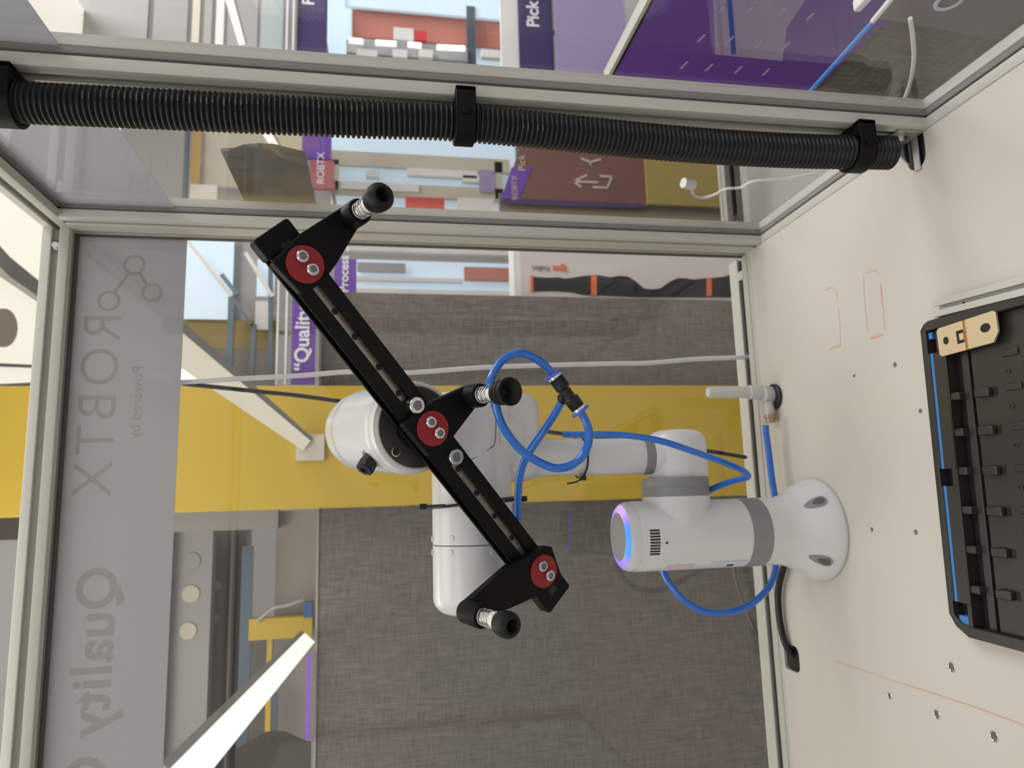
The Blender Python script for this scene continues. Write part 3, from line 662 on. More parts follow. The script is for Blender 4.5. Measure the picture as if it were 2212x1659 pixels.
# ------------------------------------------------------------------ cable ties
ct = empty('cable_tie', V(-478, TY, TZ)); tag(ct, 'black cable tie wrapped round the white horizontal arm tube behind the gripper', 'cable tie')
tx = dep(1025, 1086, 930).x
P = [V(tx - 5.4 * math.sin(t), TY + 57.2 * math.cos(t), TZ + 57.2 * math.sin(t)) for t in [2 * math.pi * k / 48 for k in range(49)]]
MB().tube(P, 1.9, 8).build('strap', BLACKS, ct)
pa, pb_ = dep(917, 1094, 944), dep(1137, 1077, 944)
MB().tube([dep(960, 1092, 928), dep(925, 1094, 940), pa], 2.0, 8).build('tail', BLACKS, ct)
MB().tube([dep(1090, 1082, 928), dep(1120, 1079, 940), pb_], 2.0, 8).build('tail', BLACKS, ct)
for a_, b_ in ((pa, dep(912, 1094, 944)), (dep(1129, 1078, 944), dep(1142, 1076, 944))):
    d_ = (b_ - a_).normalized(); u_, v_, n_ = frame(d_)
    MB().obox(a_, u_, v_, n_, (-4, -3.6, -3), (4, 3.6, 6)).build('head', BLACKS, ct, bevel=0.8)
ct2 = empty('cable_tie', V(ux, uy, 385)); tag(ct2, 'thin black cable tie round the slim upper arm, holding the blue tube', 'cable tie')
c_ = onY(1250, 985, uy).z
P = [V(ux + 31 * math.cos(t), uy - 2 + 31 * math.sin(t), c_ + 5 * math.sin(t)) for t in [2 * math.pi * k / 40 for k in range(41)]]
MB().tube(P, 1.5, 6).build('strap', BLACKS, ct2)
MB().box((-437, -128, c_ - 6), (-430, -118, c_ + 2)).build('head', BLACKS, ct2, bevel=0.8)
MB().tube(spline([(-431, -134, c_ - 3), (-439, -130, c_ + 10), (-441, -122, c_ + 22)], 5), 1.2, 6).build('tail', BLACKS, ct2)

# ------------------------------------------------------------------ cables
pw = [onY(1660, 1215, -20), onY(1668, 1250, -5), onY(1668, 1300, 0), onY(1674, 1345, 0), onZ(1690, 1385, 10), onZ(1706, 1408, 4), onZ(1714, 1425, -12)]
pw[0].z = max(pw[0].z, 9); 
tag(MB().tube(spline([V(-560, -40, 9), V(-590, -15, 10), V(-625, 5, 10), V(-660, 10, 10), V(-690, 8, 9), V(-715, 0, 7), V(-730, -2, -6), V(-734, 0, -35)], 8), 5.6, 14).build('power_cable', BLACKS), 'thick black power cable running from the robot foot into the slot in the table', 'cable')
P = [onY(x, y, 72) for x, y in [(380, 826), (500, 819), (640, 812), (760, 803), (850, 806), (920, 803), (1060, 793), (1300, 786), (1400, 784), (1500, 776), (1575, 773), (1640, 770)]]
tag(MB().tube(spline([V(P[0].x + 2, 72, P[0].z + 100)] + P, 6), 4.2, 10).build('white_cable', WCAB), 'long white cable hanging down just behind the back pane', 'cable')
P = [onY(x, y, 75) for x, y in [(395, 829), (560, 846), (700, 862), (1170, 931), (1300, 945), (1520, 973), (1612, 988)]]
tag(MB().tube(spline(P, 5), 3.6, 8).build('black_cable', BLACKS), 'straight thin black cable crossing in front of the yellow pillar, behind the back pane', 'cable')
tag(MB().tube(spline([onY(1585, 1225, 114), onY(1592, 1262, 114), onY(1612, 1318, 114), onY(1640, 1378, 114), onY(1690, 1450, 114)], 6), 3.0, 8).build('black_cable', RUB), 'thin dark cable hanging low behind the back pane, left of the robot', 'cable')

# ------------------------------------------------------------------ shut-off valve
vl = empty('shutoff_valve', V(-298, -30, 0)); tag(vl, 'grey pneumatic shut-off valve with an upright silencer beside the back rail', 'valve')
VM = mat('satin_grey_valve', (0.50, 0.49, 0.46), 0.4, 0.2)
VW = mat('white_porous_silencer', (0.58, 0.57, 0.54), 0.5)
b0 = V(-290, -14, 0)
MB().lathe([(0, 0.2), (22, 0.2), (22, 5), (20, 7), (0, 7)], V(-299, -22, 0), Z_, 32).build('base_disc', STEELD, vl)
MB().lathe([(0, 5), (15, 5), (15, 22), (13, 24), (0, 24)], V(-296, -20, 0), Z_, 28).build('body', VM, vl, ang=40)
MB().lathe([(0, 20), (12.5, 20), (12.5, 44), (10.5, 46), (10, 118), (8, 121), (0, 121)], b0, Z_, 28).build('silencer', VW, vl, ang=40)
ex = V(-352, -22, 13); sx_ = V(-300, -20, 13); dx = (ex - sx_).normalized()
MB().cyl(sx_, sx_ + dx * 30, 9.5, 9.0).build('outlet', VM, vl)
MB().lathe([(0, 30), (9.5, 30), (9.5, 36), (8, 38), (8, 44), (0, 44)], sx_, dx, 16).build('brass_fitting', mat('dull_brass', (0.38, 0.29, 0.20), 0.35, 0.6), vl)

# ------------------------------------------------------------------ parts tray, plate and guide profile
th = math.radians(1.75)
tu = V(-math.cos(th), math.sin(th), 0); tv = V(-math.sin(th), -math.cos(th), 0); t0 = V(-262.3, -395.5, 0.3)
TW, TH = 367, 330
tr = empty('parts_tray', t0 + tu * TW / 2 + tv * TH / 2); tag(tr, 'black vacuum-formed parts tray with pockets at the front edge of the table', 'tray')
def tbx(a0, b0, z0, a1, b1, z1): return MB().obox(t0, tu, tv, Z_, (a0, b0, z0), (a1, b1, z1))
nodes = [9, 62 + 0, 95, 137, 181, 225, 269, 313, 357]
outer = [(10, 0), (TW - 22, 0), (TW - 9, 9), (TW, 26), (TW, TH), (0, TH), (0, 12), (3, 4)]
MB().prism(outer, t0, tu, tv, -Z_ * -1, 0, 3).build('base_sheet', TRAYM, tr)
rim = MB()
rim.prism([(10, 0), (TW - 22, 0), (TW - 22, 7), (10, 7)], t0, tu, tv, Z_, 3, 18)
for a0, a1 in ((40, 178), (198, 330)): rim.prism([(a0, 7), (a1, 7), (a1, 9.5), (a0, 9.5)], t0, tu, tv, Z_, 3, 18)
for a0, a1 in ((40, 178), (198, 330)): rim.prism([(a0, 15), (a1, 15), (a1, 34), (a0, 34)], t0, tu, tv, Z_, 3, 18)
rim.prism([(14, 22), (40, 22), (40, 34), (14, 34)], t0, tu, tv, Z_, 3, 18)
rim.prism([(178, 26), (198, 26), (198, 34), (178, 34)], t0, tu, tv, Z_, 3, 18)
rim.prism([(330, 28), (355, 28), (355, 34), (330, 34)], t0, tu, tv, Z_, 3, 18)
rim.prism([(0, 12), (3, 4), (10, 0), (12, 7), (12, TH), (0, TH)], t0, tu, tv, Z_, 3, 18)
rim.prism([(TW - 22, 0), (TW - 9, 9), (TW, 26), (TW, TH), (TW - 12, TH), (TW - 12, 30), (TW - 14, 16), (TW - 22, 7)], t0, tu, tv, Z_, 3, 18)
rim.build('rim', TRAYM, tr, bevel=1.3)
for a0, a1 in ((40, 178), (198, 330)):
    tbx(a0, 9.5, 3, a1, 15, 16.5).build('blue_strip', BLTRAY, tr)
tbx(14, 8, 3, 22, 14, 15).build('blue_corner', BLTRAY, tr); tbx(345, 12, 3, 354, 26, 15).build('blue_corner', BLTRAY, tr)
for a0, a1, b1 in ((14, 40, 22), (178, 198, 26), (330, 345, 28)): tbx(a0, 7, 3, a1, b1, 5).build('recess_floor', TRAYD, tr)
fl = MB()
fl.obox(t0, tu, tv, Z_, (12, 47, 3), (TW - 12, 57, 9)); fl.obox(t0, tu, tv, Z_, (12, 61, 3), (TW - 12, 150, 9)); fl.obox(t0, tu, tv, Z_, (12, 162, 3), (TW - 12, TH, 9))
fl.build('pocket_floor', TRAYM, tr, bevel=0.8)
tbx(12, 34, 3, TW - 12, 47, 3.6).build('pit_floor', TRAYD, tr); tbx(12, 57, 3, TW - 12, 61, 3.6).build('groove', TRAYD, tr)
ribs = [95, 137, 181, 225, 269, 313]
for a in ribs:
    tbx(a - 4.5, 34, 3, a + 4.5, 47, 17).build('rib', TRAYM, tr, bevel=1.5)
    tbx(a - 5, 66, 9, a + 5, 86, 15.5).build('rib', TRAYM, tr, bevel=1.5)
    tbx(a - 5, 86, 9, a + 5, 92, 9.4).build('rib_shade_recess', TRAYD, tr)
for a in (58, 95, 137, 181, 225, 269, 313):
    tbx(a - 6, 104, 9, a + 2, 124, 11).build('rib', TRAYM, tr, bevel=1)
    tbx(a + 10, 128, 9, a + 32, 140, 9.5).build('deep_pocket_shade', TRAYD, tr); tbx(a - 6, 140, 9, a + 8, 150, 15).build('rib', TRAYM, tr, bevel=1.5)  # flat dark slabs paint the shade of deeper pockets
    MB().lathe([(3.5, 0), (3.5, 0.8), (2.2, 0.8), (2.2, 0)], t0 + tu * (a + 18) + tv * 108 + V(0, 0, 9), Z_, 18, True).build('stud_ring', TRAYM, tr)
# stamped metal plate lying in the tray
bz = 17.5
pl = empty('stamped_plate', t0 + tu * 30 + tv * 70 + V(0, 0, bz)); tag(pl, 'pale brass stamped plate with two holes lying in a corner of the black tray', 'plate')
P4 = [onZ(1960 + x / 7.54, 580 + y / 7.54, bz) for x, y in [(505, 985), (1500, 700), (1545, 1075), (1455, 1225), (560, 1445)]]
pc = (P4[0] + P4[4]) / 2; pe = (P4[1] + (P4[2] + P4[3]) / 2) / 2
pu = (pe - pc); pu.z = 0; PL = pu.length; pu.normalize(); pv = V(-pu.y, pu.x, 0)
if pv.dot(P4[4] - P4[0]) < 0: pv = -pv
hw = (P4[4] - P4[0]).length / 2; o_ = V(pc.x, pc.y, bz)
def cutplate(a0, a1, outline_r, hole, hr, ell, name):
    b = MB().prism(outline_r, o_, pu, pv, Z_, 0, 3).build(name, BRASS, pl, bevel=0.5)
    cpoly = [(hole[0] + hr * ell * math.cos(t), hole[1] + hr * math.sin(t)) for t in [2 * math.pi * k / 24 for k in range(24)]]
    MB().prism(cpoly, o_, pu, pv, Z_, 2.9, 3.15).build('hole', TRAYD, pl); return b
half = PL * 0.46
cutplate(0, 1, [(0, -hw + 3), (3, -hw), (half, -hw), (half, hw), (3, hw), (0, hw - 3)], (PL * 0.15, 0), 4.6, 0.9, 'plate_half')
cutplate(0, 1, [(half + 4, -hw), (PL - 3, -hw), (PL, -hw + 3), (PL, hw - 11), (PL - 8, hw), (half + 4, hw)], (PL * 0.82, -1), 5.0, 1.35, 'plate_half')
MB().prism([(half, -hw), (half + 4, -hw), (half + 4, hw), (half, hw)], o_, pu, pv, Z_, 0, 2.2).build('copper_fold', COPPER, pl)
MB().prism([(half - 10, -7), (half, -7), (half, 8), (half - 10, 8)], o_, pu, pv, Z_, 2.9, 3.1).build('slot_recess', TRAYD, pl)
MB().prism([(half - 6, -3), (half, -3), (half, 4.5), (half - 6, 4.5)], o_, pu, pv, Z_, 3.0, 3.5).build('slot_tongue', BRASS, pl)
# aluminium guide along the tray
g0 = onZ(2014, 650, 20); g1 = onZ(2212, 595, 20); gd = (g1 - g0).normalized(); gn = V(gd.y, -gd.x, 0)
if gn.x > 0: gn = -gn
gp = empty('guide_profile', V(g0.x, g0.y, 0)); tag(gp, 'short aluminium guide profile lying on the table beside the black tray', 'profile')
MB().prism(slotpoly(20, 20, [('t', 10), ('r', 10), ('l', 10)], so=2.8, sd=5, r=1.0) if False else [(0, 0.2), (20, 0.2), (20, 20), (12.6, 20), (12.6, 17), (15.5, 16), (15.5, 12), (4.5, 12), (4.5, 16), (7.4, 17), (7.4, 20), (0, 20)], V(g0.x, g0.y, 0), gn, Z_, gd, 0, 330).build('profile', ALU, gp)
for k in (38, 130, 230): MB().lathe([(0, 0), (1.5, 0), (1.5, 0.5), (0, 0.5)], V(g0.x, g0.y, 12) + gn * 10 + gd * k, Z_, 10).build('centre_hole', TRAYD, gp)

# ------------------------------------------------------------------ beyond the back pane
def panY(name, x0, y0, x1, y1, Y, m, lab, cat, th=25, parent=None, bev=0):
    a, b = onY(x0, y0, Y), onY(x1, y1, Y)
    o = MB().box((a.x, Y, a.z), (b.x, Y + th, b.z)).build(name, m, parent, bevel=bev)
    if lab: tag(o, lab, cat)
    return o
def YX(X): return X * 0.9 + 900
def hX(x, y, X): return onY(x, y, YX(X))
def panX(name, x0, y0, x1, y1, X, m, lab, cat, th=20, parent=None, zr=None, yr=None):
    return panY(name, x0, y0, x1, y1, YX(X), m, lab, cat, th, parent)
# pillar
pil = empty('pillar', V(-292, 1060, -1100)); tag(pil, 'tall yellow painted steel pillar behind the robot', 'pillar')
MB().box((-471, 1000, -1100), (-114, 1016, 2700)).build('front_flange', YEL, pil, bevel=3)
MB().box((-300, 1016, -1100), (-285, 1300, 2700)).build('web', YEL, pil)
MB().box((-471, 1300, -1100), (-114, 1316, 2700)).build('rear_flange', YEL, pil)
pbk = panY('mounting_plate', 640, 938, 700, 994, 985, CREAM, None, None, 14, pil)
# partition
zt_ = 862
pt = empty('partition_wall', V(-700, 1160, -1100)); tag(pt, 'long grey fabric partition wall behind the yellow pillar', 'partition')
xr = onY(1200, 641, 1150).x
MB().box((-2400, 1150, -1100), (xr, 1200, onY(681, 1500, 1150).z)).build('fabric_panel', FAB, pt)
zz = onY(681, 1500, 1150).z
MB().box((-2400, 1146, zz - 4), (xr, 1204, zz + 3)).build('top_edge', GREYW, pt)
# sign strip on top of the partition, right of the pillar
def sgn(name, x0, y0, x1, y1, Y, m, lab): return panY(name, x0, y0, x1, y1, Y, m, lab, 'sign', 12)
s1 = sgn('hanging_sign', 628, 830, 683, 560, 1080, PURP, 'purple sign strip reading Quality above the partition, right of the pillar')
p = onY(664, 792, 1078); text('lettering', '\u201cQuality Control\u201d', (p.x - 14, 1078, p.z - 3), X_, Z_, 60, WTXT, s1, 1, bold=1.5)
s2 = sgn('hanging_sign', 722, 636, 770, 560, 1500, PURP, 'small purple sign right of the gripper finger, above the partition')
p = onY(752, 632, 1498); text('lettering', 'Process 34', (p.x, 1498, p.z), X_, Z_, 46, WTXT, s2, 1, bold=1)
rl_ = empty('header_rail', onY(610, 700, 1085)); tag(rl_, 'pale double metal rail above the purple Quality sign', 'rail')
for xa, xb in ((594, 606), (613, 625)): panY('tube', xa, 832, xb, 520, 1085, WHT, None, None, 18, rl_)
# glass display booth to the left of that sign
bt = empty('glass_booth', onY(600, 700, 1600)); tag(bt, 'pale blue glazed exhibition booth with dark posts, above and right of the pillar', 'booth')
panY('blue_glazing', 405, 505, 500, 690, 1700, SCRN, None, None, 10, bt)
for xa, xb, y0_, y1_ in ((505, 600, 505, 690),): panY('rear_wall', xa - 100, y0_, xb, y1_ + 10, 1750, GREYW, None, None, 10, bt)
panY('yellow_band', 395, 690, 598, 755, 1720, mat('ochre_band', (0.26, 0.19, 0.05), 0.5), None, None, 10, bt)
panY('dark_lower_wall', 395, 755, 598, 840, 1715, mat('taupe_wall', (0.20, 0.18, 0.165), 0.6), None, None, 10, bt)
for y_ in ((630, 642), (700, 709), ): pass
for (xa, ya, xb, yb_) in ((492, 640, 507, 812), (538, 700, 552, 815), (578, 640, 588, 815)):
    pass
def hbar(name, xa, ya, xb, yb_, Y, wpx, m, parent, th=14):
    a, b = onY(xa, ya, Y), onY(xb, yb_, Y); d_ = (b - a); l_ = d_.length; d_.normalize(); n_ = V(-d_.z, 0, d_.x); w_ = wpx * (Y - CP.y) / F / 2
    return MB().obox(a, d_, n_, Y_, (0, -w_, 0), (l_, w_, th)).build(name, m, parent)
hbar('dark_post', 500, 640, 494, 812, 1600, 13, BLUEG, bt); hbar('dark_post', 548, 700, 542, 815, 1600, 11, BLUEG, bt); hbar('dark_post', 584, 560, 584, 815, 1600, 9, BLUEG, bt)
hbar('sloping_edge', 405, 520, 500, 640, 1590, 7, WHT, bt); hbar('dark_stay', 478, 592, 512, 636, 1580, 9, BLUEG, bt)
hbar('dark_stay', 500, 640, 542, 700, 1590, 6, BLUEG, bt); hbar('sloping_edge', 530, 545, 588, 640, 1590, 8, WHT, bt)
panY('pale_glazing', 556, 560, 592, 640, 1650, SCRN, None, None, 10, bt); panY('pale_glazing', 552, 650, 582, 712, 1650, WHT, None, None, 10, bt)
# bright far area right of the small sign
sh_ = empty('lit_showcase', onY(940, 600, 2300)); tag(sh_, 'bright white lit showcase seen between the small purple sign and the carton', 'showcase')
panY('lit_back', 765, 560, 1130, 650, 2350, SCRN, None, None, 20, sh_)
panY('dark_header', 772, 566, 876, 588, 2300, GIRD, None, None, 20, sh_); panY('white_shelf', 765, 596, 1000, 610, 2300, WHT, None, None, 30, sh_)
panY('white_shelf', 765, 622, 1120, 640, 2300, WHT, None, None, 30, sh_); panY('red_goods', 1003, 576, 1100, 606, 2290, SALM, None, None, 30, sh_)
panY('top_strip', 740, 528, 1120, 552, 2290, WHT, None, None, 30, sh_)
# carton with a robot picture
cx0, cx1 = onY(1125, 640, 1230), onY(1640, 500, 1230)
bx = empty('product_carton', V(cx0.x + 80, 1290, cx1.z)); tag(bx, 'tall white carton printed with a black and orange robot arm, right of the partition', 'carton')
MB().box((cx0.x - 40, 1230, cx1.z - 200), (cx0.x + 300, 1330, cx0.z)).build('carton_body', BOXC, bx)
MB().box((cx0.x - 40, 1231, cx0.z), (cx0.x + 300, 1329, cx0.z + 22)).build('carton_flap', WHT, bx)
def outline(name, px, Y, m, parent, th=2):
    P = [onY(x, y, Y) for x, y in px]; return MB().prism([(p.x, p.z) for p in P], (0, Y, 0), X_, Z_, Y_, 0, th).build(name, m, parent)
k2 = 3.6867; Bq = lambda x, y: (1060 + x / k2, 330 + y / k2)
outline('printed_arm', [Bq(*p) for p in [(318, 985), (450, 995), (540, 992), (600, 1002), (680, 990), (760, 978), (860, 975), (950, 992), (1030, 980), (1090, 985), (1150, 1020), (1220, 1080), (1290, 1088), (1355, 1078), (1420, 1030), (1490, 998), (1560, 1000), (1620, 1010), (1700, 1000), (1790, 995), (1870, 985), (1920, 965), (1920, 1150), (1180, 1150), (860, 1135), (740, 1132), (640, 1110), (480, 1100), (330, 1105)]], 1227, BLACKS, bx)
for a_, b_ in (((318, 978), (340, 1108)), ((800, 972), (845, 1136)), ((1720, 995), (1760, 1140))):
    outline('printed_band', [Bq(*p) for p in [(a_[0], a_[1]), (b_[0], a_[1]), (b_[0], b_[1]), (a_[0], b_[1])]], 1224, ORNG, bx)
p = onY(*Bq(470, 905), 1226); text('lettering', 'ReBeL', p, V(0, 0, 1), V(-1, 0, 0), 26, RUB, bx, 0.5); p = onY(*Bq(605, 905), 1226); text('lettering', 'igus', p, V(0, 0, 1), V(-1, 0, 0), 34, ORNG, bx, 0.5, bold=1.2)

# linear LED luminaires
def luminaire(p0, w0, p1, w1, lab, lens=LEDM, body=GIRD):
    e = empty('linear_lamp', (p0 + p1) / 2); tag(e, lab, 'lamp'); d_ = (p1 - p0).normalized()
    n_ = d_.cross((p0 - CP).normalized()).normalized(); f_ = n_.cross(d_).normalized()
    if f_.dot(CP - p0) < 0: f_ = -f_
    def slab(a0, a1, h0, h1, m, nm):
        vs = []
        for p_, w_ in ((p0, w0), (p1, w1)):
            for a_ in (a0, a1):
                for h_ in (h0, h1): vs.append(p_ + n_ * a_ * w_ + f_ * h_ * w_)
        MB().add(vs, [(0, 1, 3, 2), (4, 6, 7, 5), (0, 4, 5, 1), (2, 3, 7, 6), (0, 2, 6, 4), (1, 5, 7, 3)]).build(nm, m, e)
    slab(-0.5, 0.5, 0, 0.06, lens, 'diffuser'); slab(-0.5, 0.78, -0.4, 0, body, 'housing'); slab(0.5, 0.8, 0, 0.05, body, 'side_fin')
    return e
luminaire(onY(390, 1690, 520), 70, onY(668, 1378, 1120), 40, 'bright linear lamp slanting across the left background')
luminaire(onY(130, 560, 420), 92, onY(662, 962, 975), 34, 'pale linear lamp slanting from the pillar bracket past the frosted band', lens=mat('lamp_cover_added_glow', (0.62, 0.58, 0.46), 0.4, emit=(1, 0.93, 0.75), estr=0.42), body=GALV)  # this cover is unlit; glow added for the light falling on it
cl_ = MB(); P = [onY(x, y, 1300) for x, y in [(300, 690), (389, 753), (468, 812), (389, 822), (300, 835)]]
tag(cl_.prism([(p.x, p.z) for p in P], (0, 1300, 0), X_, Z_, Y_, 0, 15).build('sloping_lamp', LEDM), 'bright triangular light panel above the pillar, just right of the frosted band', 'lamp')

# girders and wall on the left behind the pane
gz = empty('steel_girder', onY(410, 1400, 1700)); tag(gz, 'grey perforated steel girders high on the left behind the back pane', 'girder')
for xa, xb, Y, m in ((376, 440, 1650, GIRD), (444, 486, 1750, GIRD), (488, 520, 1850, GIRD)):
    a, b = onY(xa, 1112, Y), onY(xb, 1800, Y); MB().box((a.x, Y, a.z), (b.x - 200, Y + 30, b.z)).build('web_plate', m, gz)
    MB().box((a.x, Y - 60, a.z), (b.x - 200, Y, a.z + 8)).build('flange', GALV, gz); MB().box((a.x, Y - 60, b.z - 8), (b.x - 200, Y, b.z)).build('flange', m, gz)
for x_, y_, Y, r_ in ((414, 1212, 1648, 30), (412, 1283, 1648, 30), (406, 1363, 1648, 29), (470, 1194, 1748, 20), (466, 1265, 1748, 20), (462, 1335, 1748, 20)):
    p = onY(x_, y_, Y); MB().lathe([(0, 0), (r_, 0), (r_, 3), (0, 3)], p, -Y_, 28).build('round_hole', CREAM if y_ > 1250 else GREYW, gz)
lw = tag(panY('wall_panel', 598, 1104, 690, 1700, 1500, mat('warm_grey_board', (0.36, 0.33, 0.30), 0.6), 'plain warm grey wall board left of the pillar, above the partition', 'wall panel', 20), 'plain warm grey wall board left of the pillar, above the partition', 'wall panel')
hd = tag(panY('ceiling_beam', 372, 1090, 600, 1142, 1450, GIRD, 'x', 'beam', 40), 'dark grey beam end joining the pillar at its left side', 'beam')
hs = empty('hose_reel_arm', onY(600, 1360, 1400)); tag(hs, 'yellow hoist arm with a grey hose and a blue coil, left above the partition', 'hoist')
panY('arm', 538, 1338, 674, 1376, 1400, YEL, None, None, 50, hs); panY('blue_coil', 656, 1302, 674, 1334, 1390, mat('blue_drum', (0.05, 0.12, 0.32), 0.4), None, None, 40, hs)
MB().tube(spline([onY(556, 1342, 1390), onY(590, 1315, 1390), (onY(620, 1308, 1390)), onY(655, 1296, 1390)], 6), 6, 8).build('hose', GALV, hs)
panY('yellow_stay', 577, 1376, 583, 1600, 1420, YEL, None, None, 10, hs); panY('grey_stay', 523, 1180, 534, 1640, 1410, BLUEG, None, None, 10, hs)
panY('dark_stay', 588, 1500, 597, 1640, 1420, BLUEG, None, None, 10, hs)
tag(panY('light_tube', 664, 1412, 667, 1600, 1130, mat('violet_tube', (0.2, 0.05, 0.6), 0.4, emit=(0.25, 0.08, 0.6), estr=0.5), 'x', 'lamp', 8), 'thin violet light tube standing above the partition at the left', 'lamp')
tag(panY('wall_board', 490, 1380, 660, 1700, 2100, GREYW, 'x', 'wall panel', 20), 'grey board far behind the slanting bright lamp', 'wall panel')
for k_, (x0_, y0_, x1_, y1_) in enumerate(((495, 1390, 520, 1440), (540, 1385, 560, 1470), (448, 1400, 470, 1659))):
    pass
# smoked acrylic covers with a wavy edge
def cover(px, plane, val, lab, th=5):
    f_ = onY if plane == 'y' else onX; P = [f_(x, y, val) for x, y in px]
    b = MB()
    if plane == 'y': b.prism([(p.x, p.z) for p in P], (0, val, 0), X_, Z_, Y_, 0, th)
    else: b.prism([(p.y, p.z) for p in P], (val, 0, 0), Y_, Z_, X_, 0, th)
    return tag(b.build('acrylic_cover', SMOKE), lab, 'cover')
cover([(508, 1620), (520, 1614), (545, 1598), (565, 1585), (590, 1580), (615, 1582), (640, 1593), (660, 1602), (671, 1604), (671, 1800), (508, 1800)], 'y', 110, 'smoked acrylic cover with a wavy edge behind the back pane, at the far left')
cover([(477, 327), (505, 326), (525, 319), (555, 316), (590, 317), (625, 326), (660, 334), (684, 444), (655, 447), (620, 455), (595, 455), (560, 446), (531, 441)], 'x', 60, 'smoked acrylic cover with wavy edges outside the side pane, above the conduit')

# ------------------------------------------------------------------ beyond the right side panes
k3 = 0
pw1 = empty('purple_booth_wall', onX(1500, 80, 300)); tag(pw1, 'purple printed booth wall with rows of small white marks beyond the front side pane', 'wall panel')
zt1 = 262
zt1 = onX(1320, 160, 300).z; zb1 = onX(1745, 190, 300).z
MB().box((300, -900, -150), (316, 20, zt1)).build('panel', PURP, pw1)
MB().box((296, -900, zt1), (320, 20, zt1 + 6)).build('top_rail', ALU, pw1); MB().box((298, -900, zt1 - 5), (300, 20, zt1 - 1)).build('shadow_gap', BLACKM, pw1)
for nm_, px_, m_ in (('lilac_reflection', [(1540, -30), (1545, 118), (1690, 132), (1700, 60), (1760, -30)], LILAC), ('blue_stripe', [(1568, -20), (1578, -20), (1590, 118), (1580, 118)], mat('deep_blue_print', (0.03, 0.06, 0.40), 0.4))):
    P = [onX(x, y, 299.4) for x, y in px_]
    MB().prism([(p.y, p.z) for p in P], (299.6 if nm_[0] == 'l' else 299.1, 0, 0), Y_, Z_, X_, 0, 0.4).build(nm_, m_, pw1)  # the lilac shape paints a reflection on the purple wall
for (x_, y_) in ((1558, 20), (1620, 20), (1690, 25), (1515, 82), (1578, 85), (1638, 95), (1698, 98), (1478, 140), (1532, 145), (1595, 150), (1655, 155), (1750, 35)):
    a, b = onX(x_ + 8, y_ - 8, 298.6), onX(x_ - 8, y_ + 8, 298.6); d_ = (b - a).normalized(); n_ = V(0, -d_.z, d_.y)
    MB().obox(a, d_, n_, -X_, (0, -2.2, 0), ((b - a).length, 2.2, 0.6)).build('printed_mark', mat('pale_mark', (0.42, 0.38, 0.55), 0.5) if not bpy.data.materials.get('pale_mark') else bpy.data.materials['pale_mark'], pw1)
tag(MB().box((316, -1000, -1100), (340, 30, -150)).build('counter_front', FAB), 'grey fabric counter front below the purple booth wall', 'counter')
lp_ = panX('lilac_screen', 1205, 180, 1345, -60, 560, LILAC, 'translucent lilac screen between the Pick sign and the purple wall', 'screen', 10)
ps = panX('pick_sign', 1124, 170, 1190, -40, 620, PURPD, 'dark purple sign reading Pick outside the front side pane', 'sign', 12)
p = hX(1164, 60, 618); text('lettering', 'Pick', p, X_, Z_, 72, WTXT, ps, 1, bold=1.5)
wh = panX('white_post', 1085, 170, 1122, -40, 640, WHT, 'white upright panel beside the Pick sign', 'post', 20)
# workshop racking with lamps
wr = empty('workshop_rack', hX(900, 60, 1500)); tag(wr, 'bright workshop bay with salmon boards and glowing lamps, between the purple signs', 'rack')
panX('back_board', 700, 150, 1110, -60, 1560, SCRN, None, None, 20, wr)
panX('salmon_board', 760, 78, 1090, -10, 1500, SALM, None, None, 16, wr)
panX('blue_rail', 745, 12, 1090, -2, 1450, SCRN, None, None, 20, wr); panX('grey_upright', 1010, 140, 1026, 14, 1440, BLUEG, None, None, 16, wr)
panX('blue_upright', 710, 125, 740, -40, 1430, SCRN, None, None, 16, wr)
for xa, xb, y_ in ((748, 790, 87), (805, 862, 92), (875, 916, 96), (938, 1010, 102)):
    a, b = hX(xa + 6, y_, 1380), hX(xb - 6, y_ + 3, 1380); MB().tube([a, b], 13, 12).build('tube_lamp', LEDC, wr)
for xa, xb in ((770, 815), (848, 880), (905, 935), (1040, 1080)): panX('goods', xa, 122, xb, 108, 1370, WHT, None, None, 30, wr)
panX('red_goods', 895, 86, 922, 68, 1400, REDP, None, None, 20, wr); panX('white_goods', 850, 84, 893, 62, 1400, WHT, None, None, 20, wr)
panX('dark_shelf', 748, 112, 1010, 106, 1420, GIRD, None, None, 30, wr)
s3 = panX('purple_sign', 640, 140, 708, -40, 900, PURPD, 'dark purple sign with a white letter, left of the bright workshop bay', 'sign', 12)
p = hX(678, 12, 898); text('lettering', 'Place', p, X_, Z_, 70, WTXT, s3, 1, bold=1.5)
cr_ = empty('curtain_rail', hX(628, 60, 880)); tag(cr_, 'pair of pale upright rails left of the dark purple sign', 'rail')
for xa, xb in ((616, 624), (630, 638)): panX('tube', xa, 130, xb, -40, 880, WHT, None, None, 15, cr_)
a, b = hX(478, -10, 700), hX(525, 100, 1000)
luminaire(hX(490, -20, 620), 30, hX(523, 96, 760), 24, 'bright slanting lamp seen through the upper front side pane')
for i_, (xa, xb, m, lab) in enumerate(((-60, 325, GREYW, 'wide pale grey board beyond the front side pane, nearest the ceiling'), (325, 410, GIRD, 'narrow darker grey board beside the wide pale board'), (410, 436, CREAM, 'narrow cream strip beyond the front side pane'), (436, 462, GREYW, 'narrow grey strip beside the cream strip'), (462, 488, WHT, 'bright white strip left of the slanting lamp'), (488, 560, GIRD, 'taupe wall behind the slanting lamp'), (560, 614, mat('pale_greenish_glass', (0.38, 0.42, 0.40), 0.3), 'pale greenish glazed strip beside the upright rails'))):
    panX('wall_board', xa, 150, xb, -60, 1000, m, lab, 'wall panel', 20)

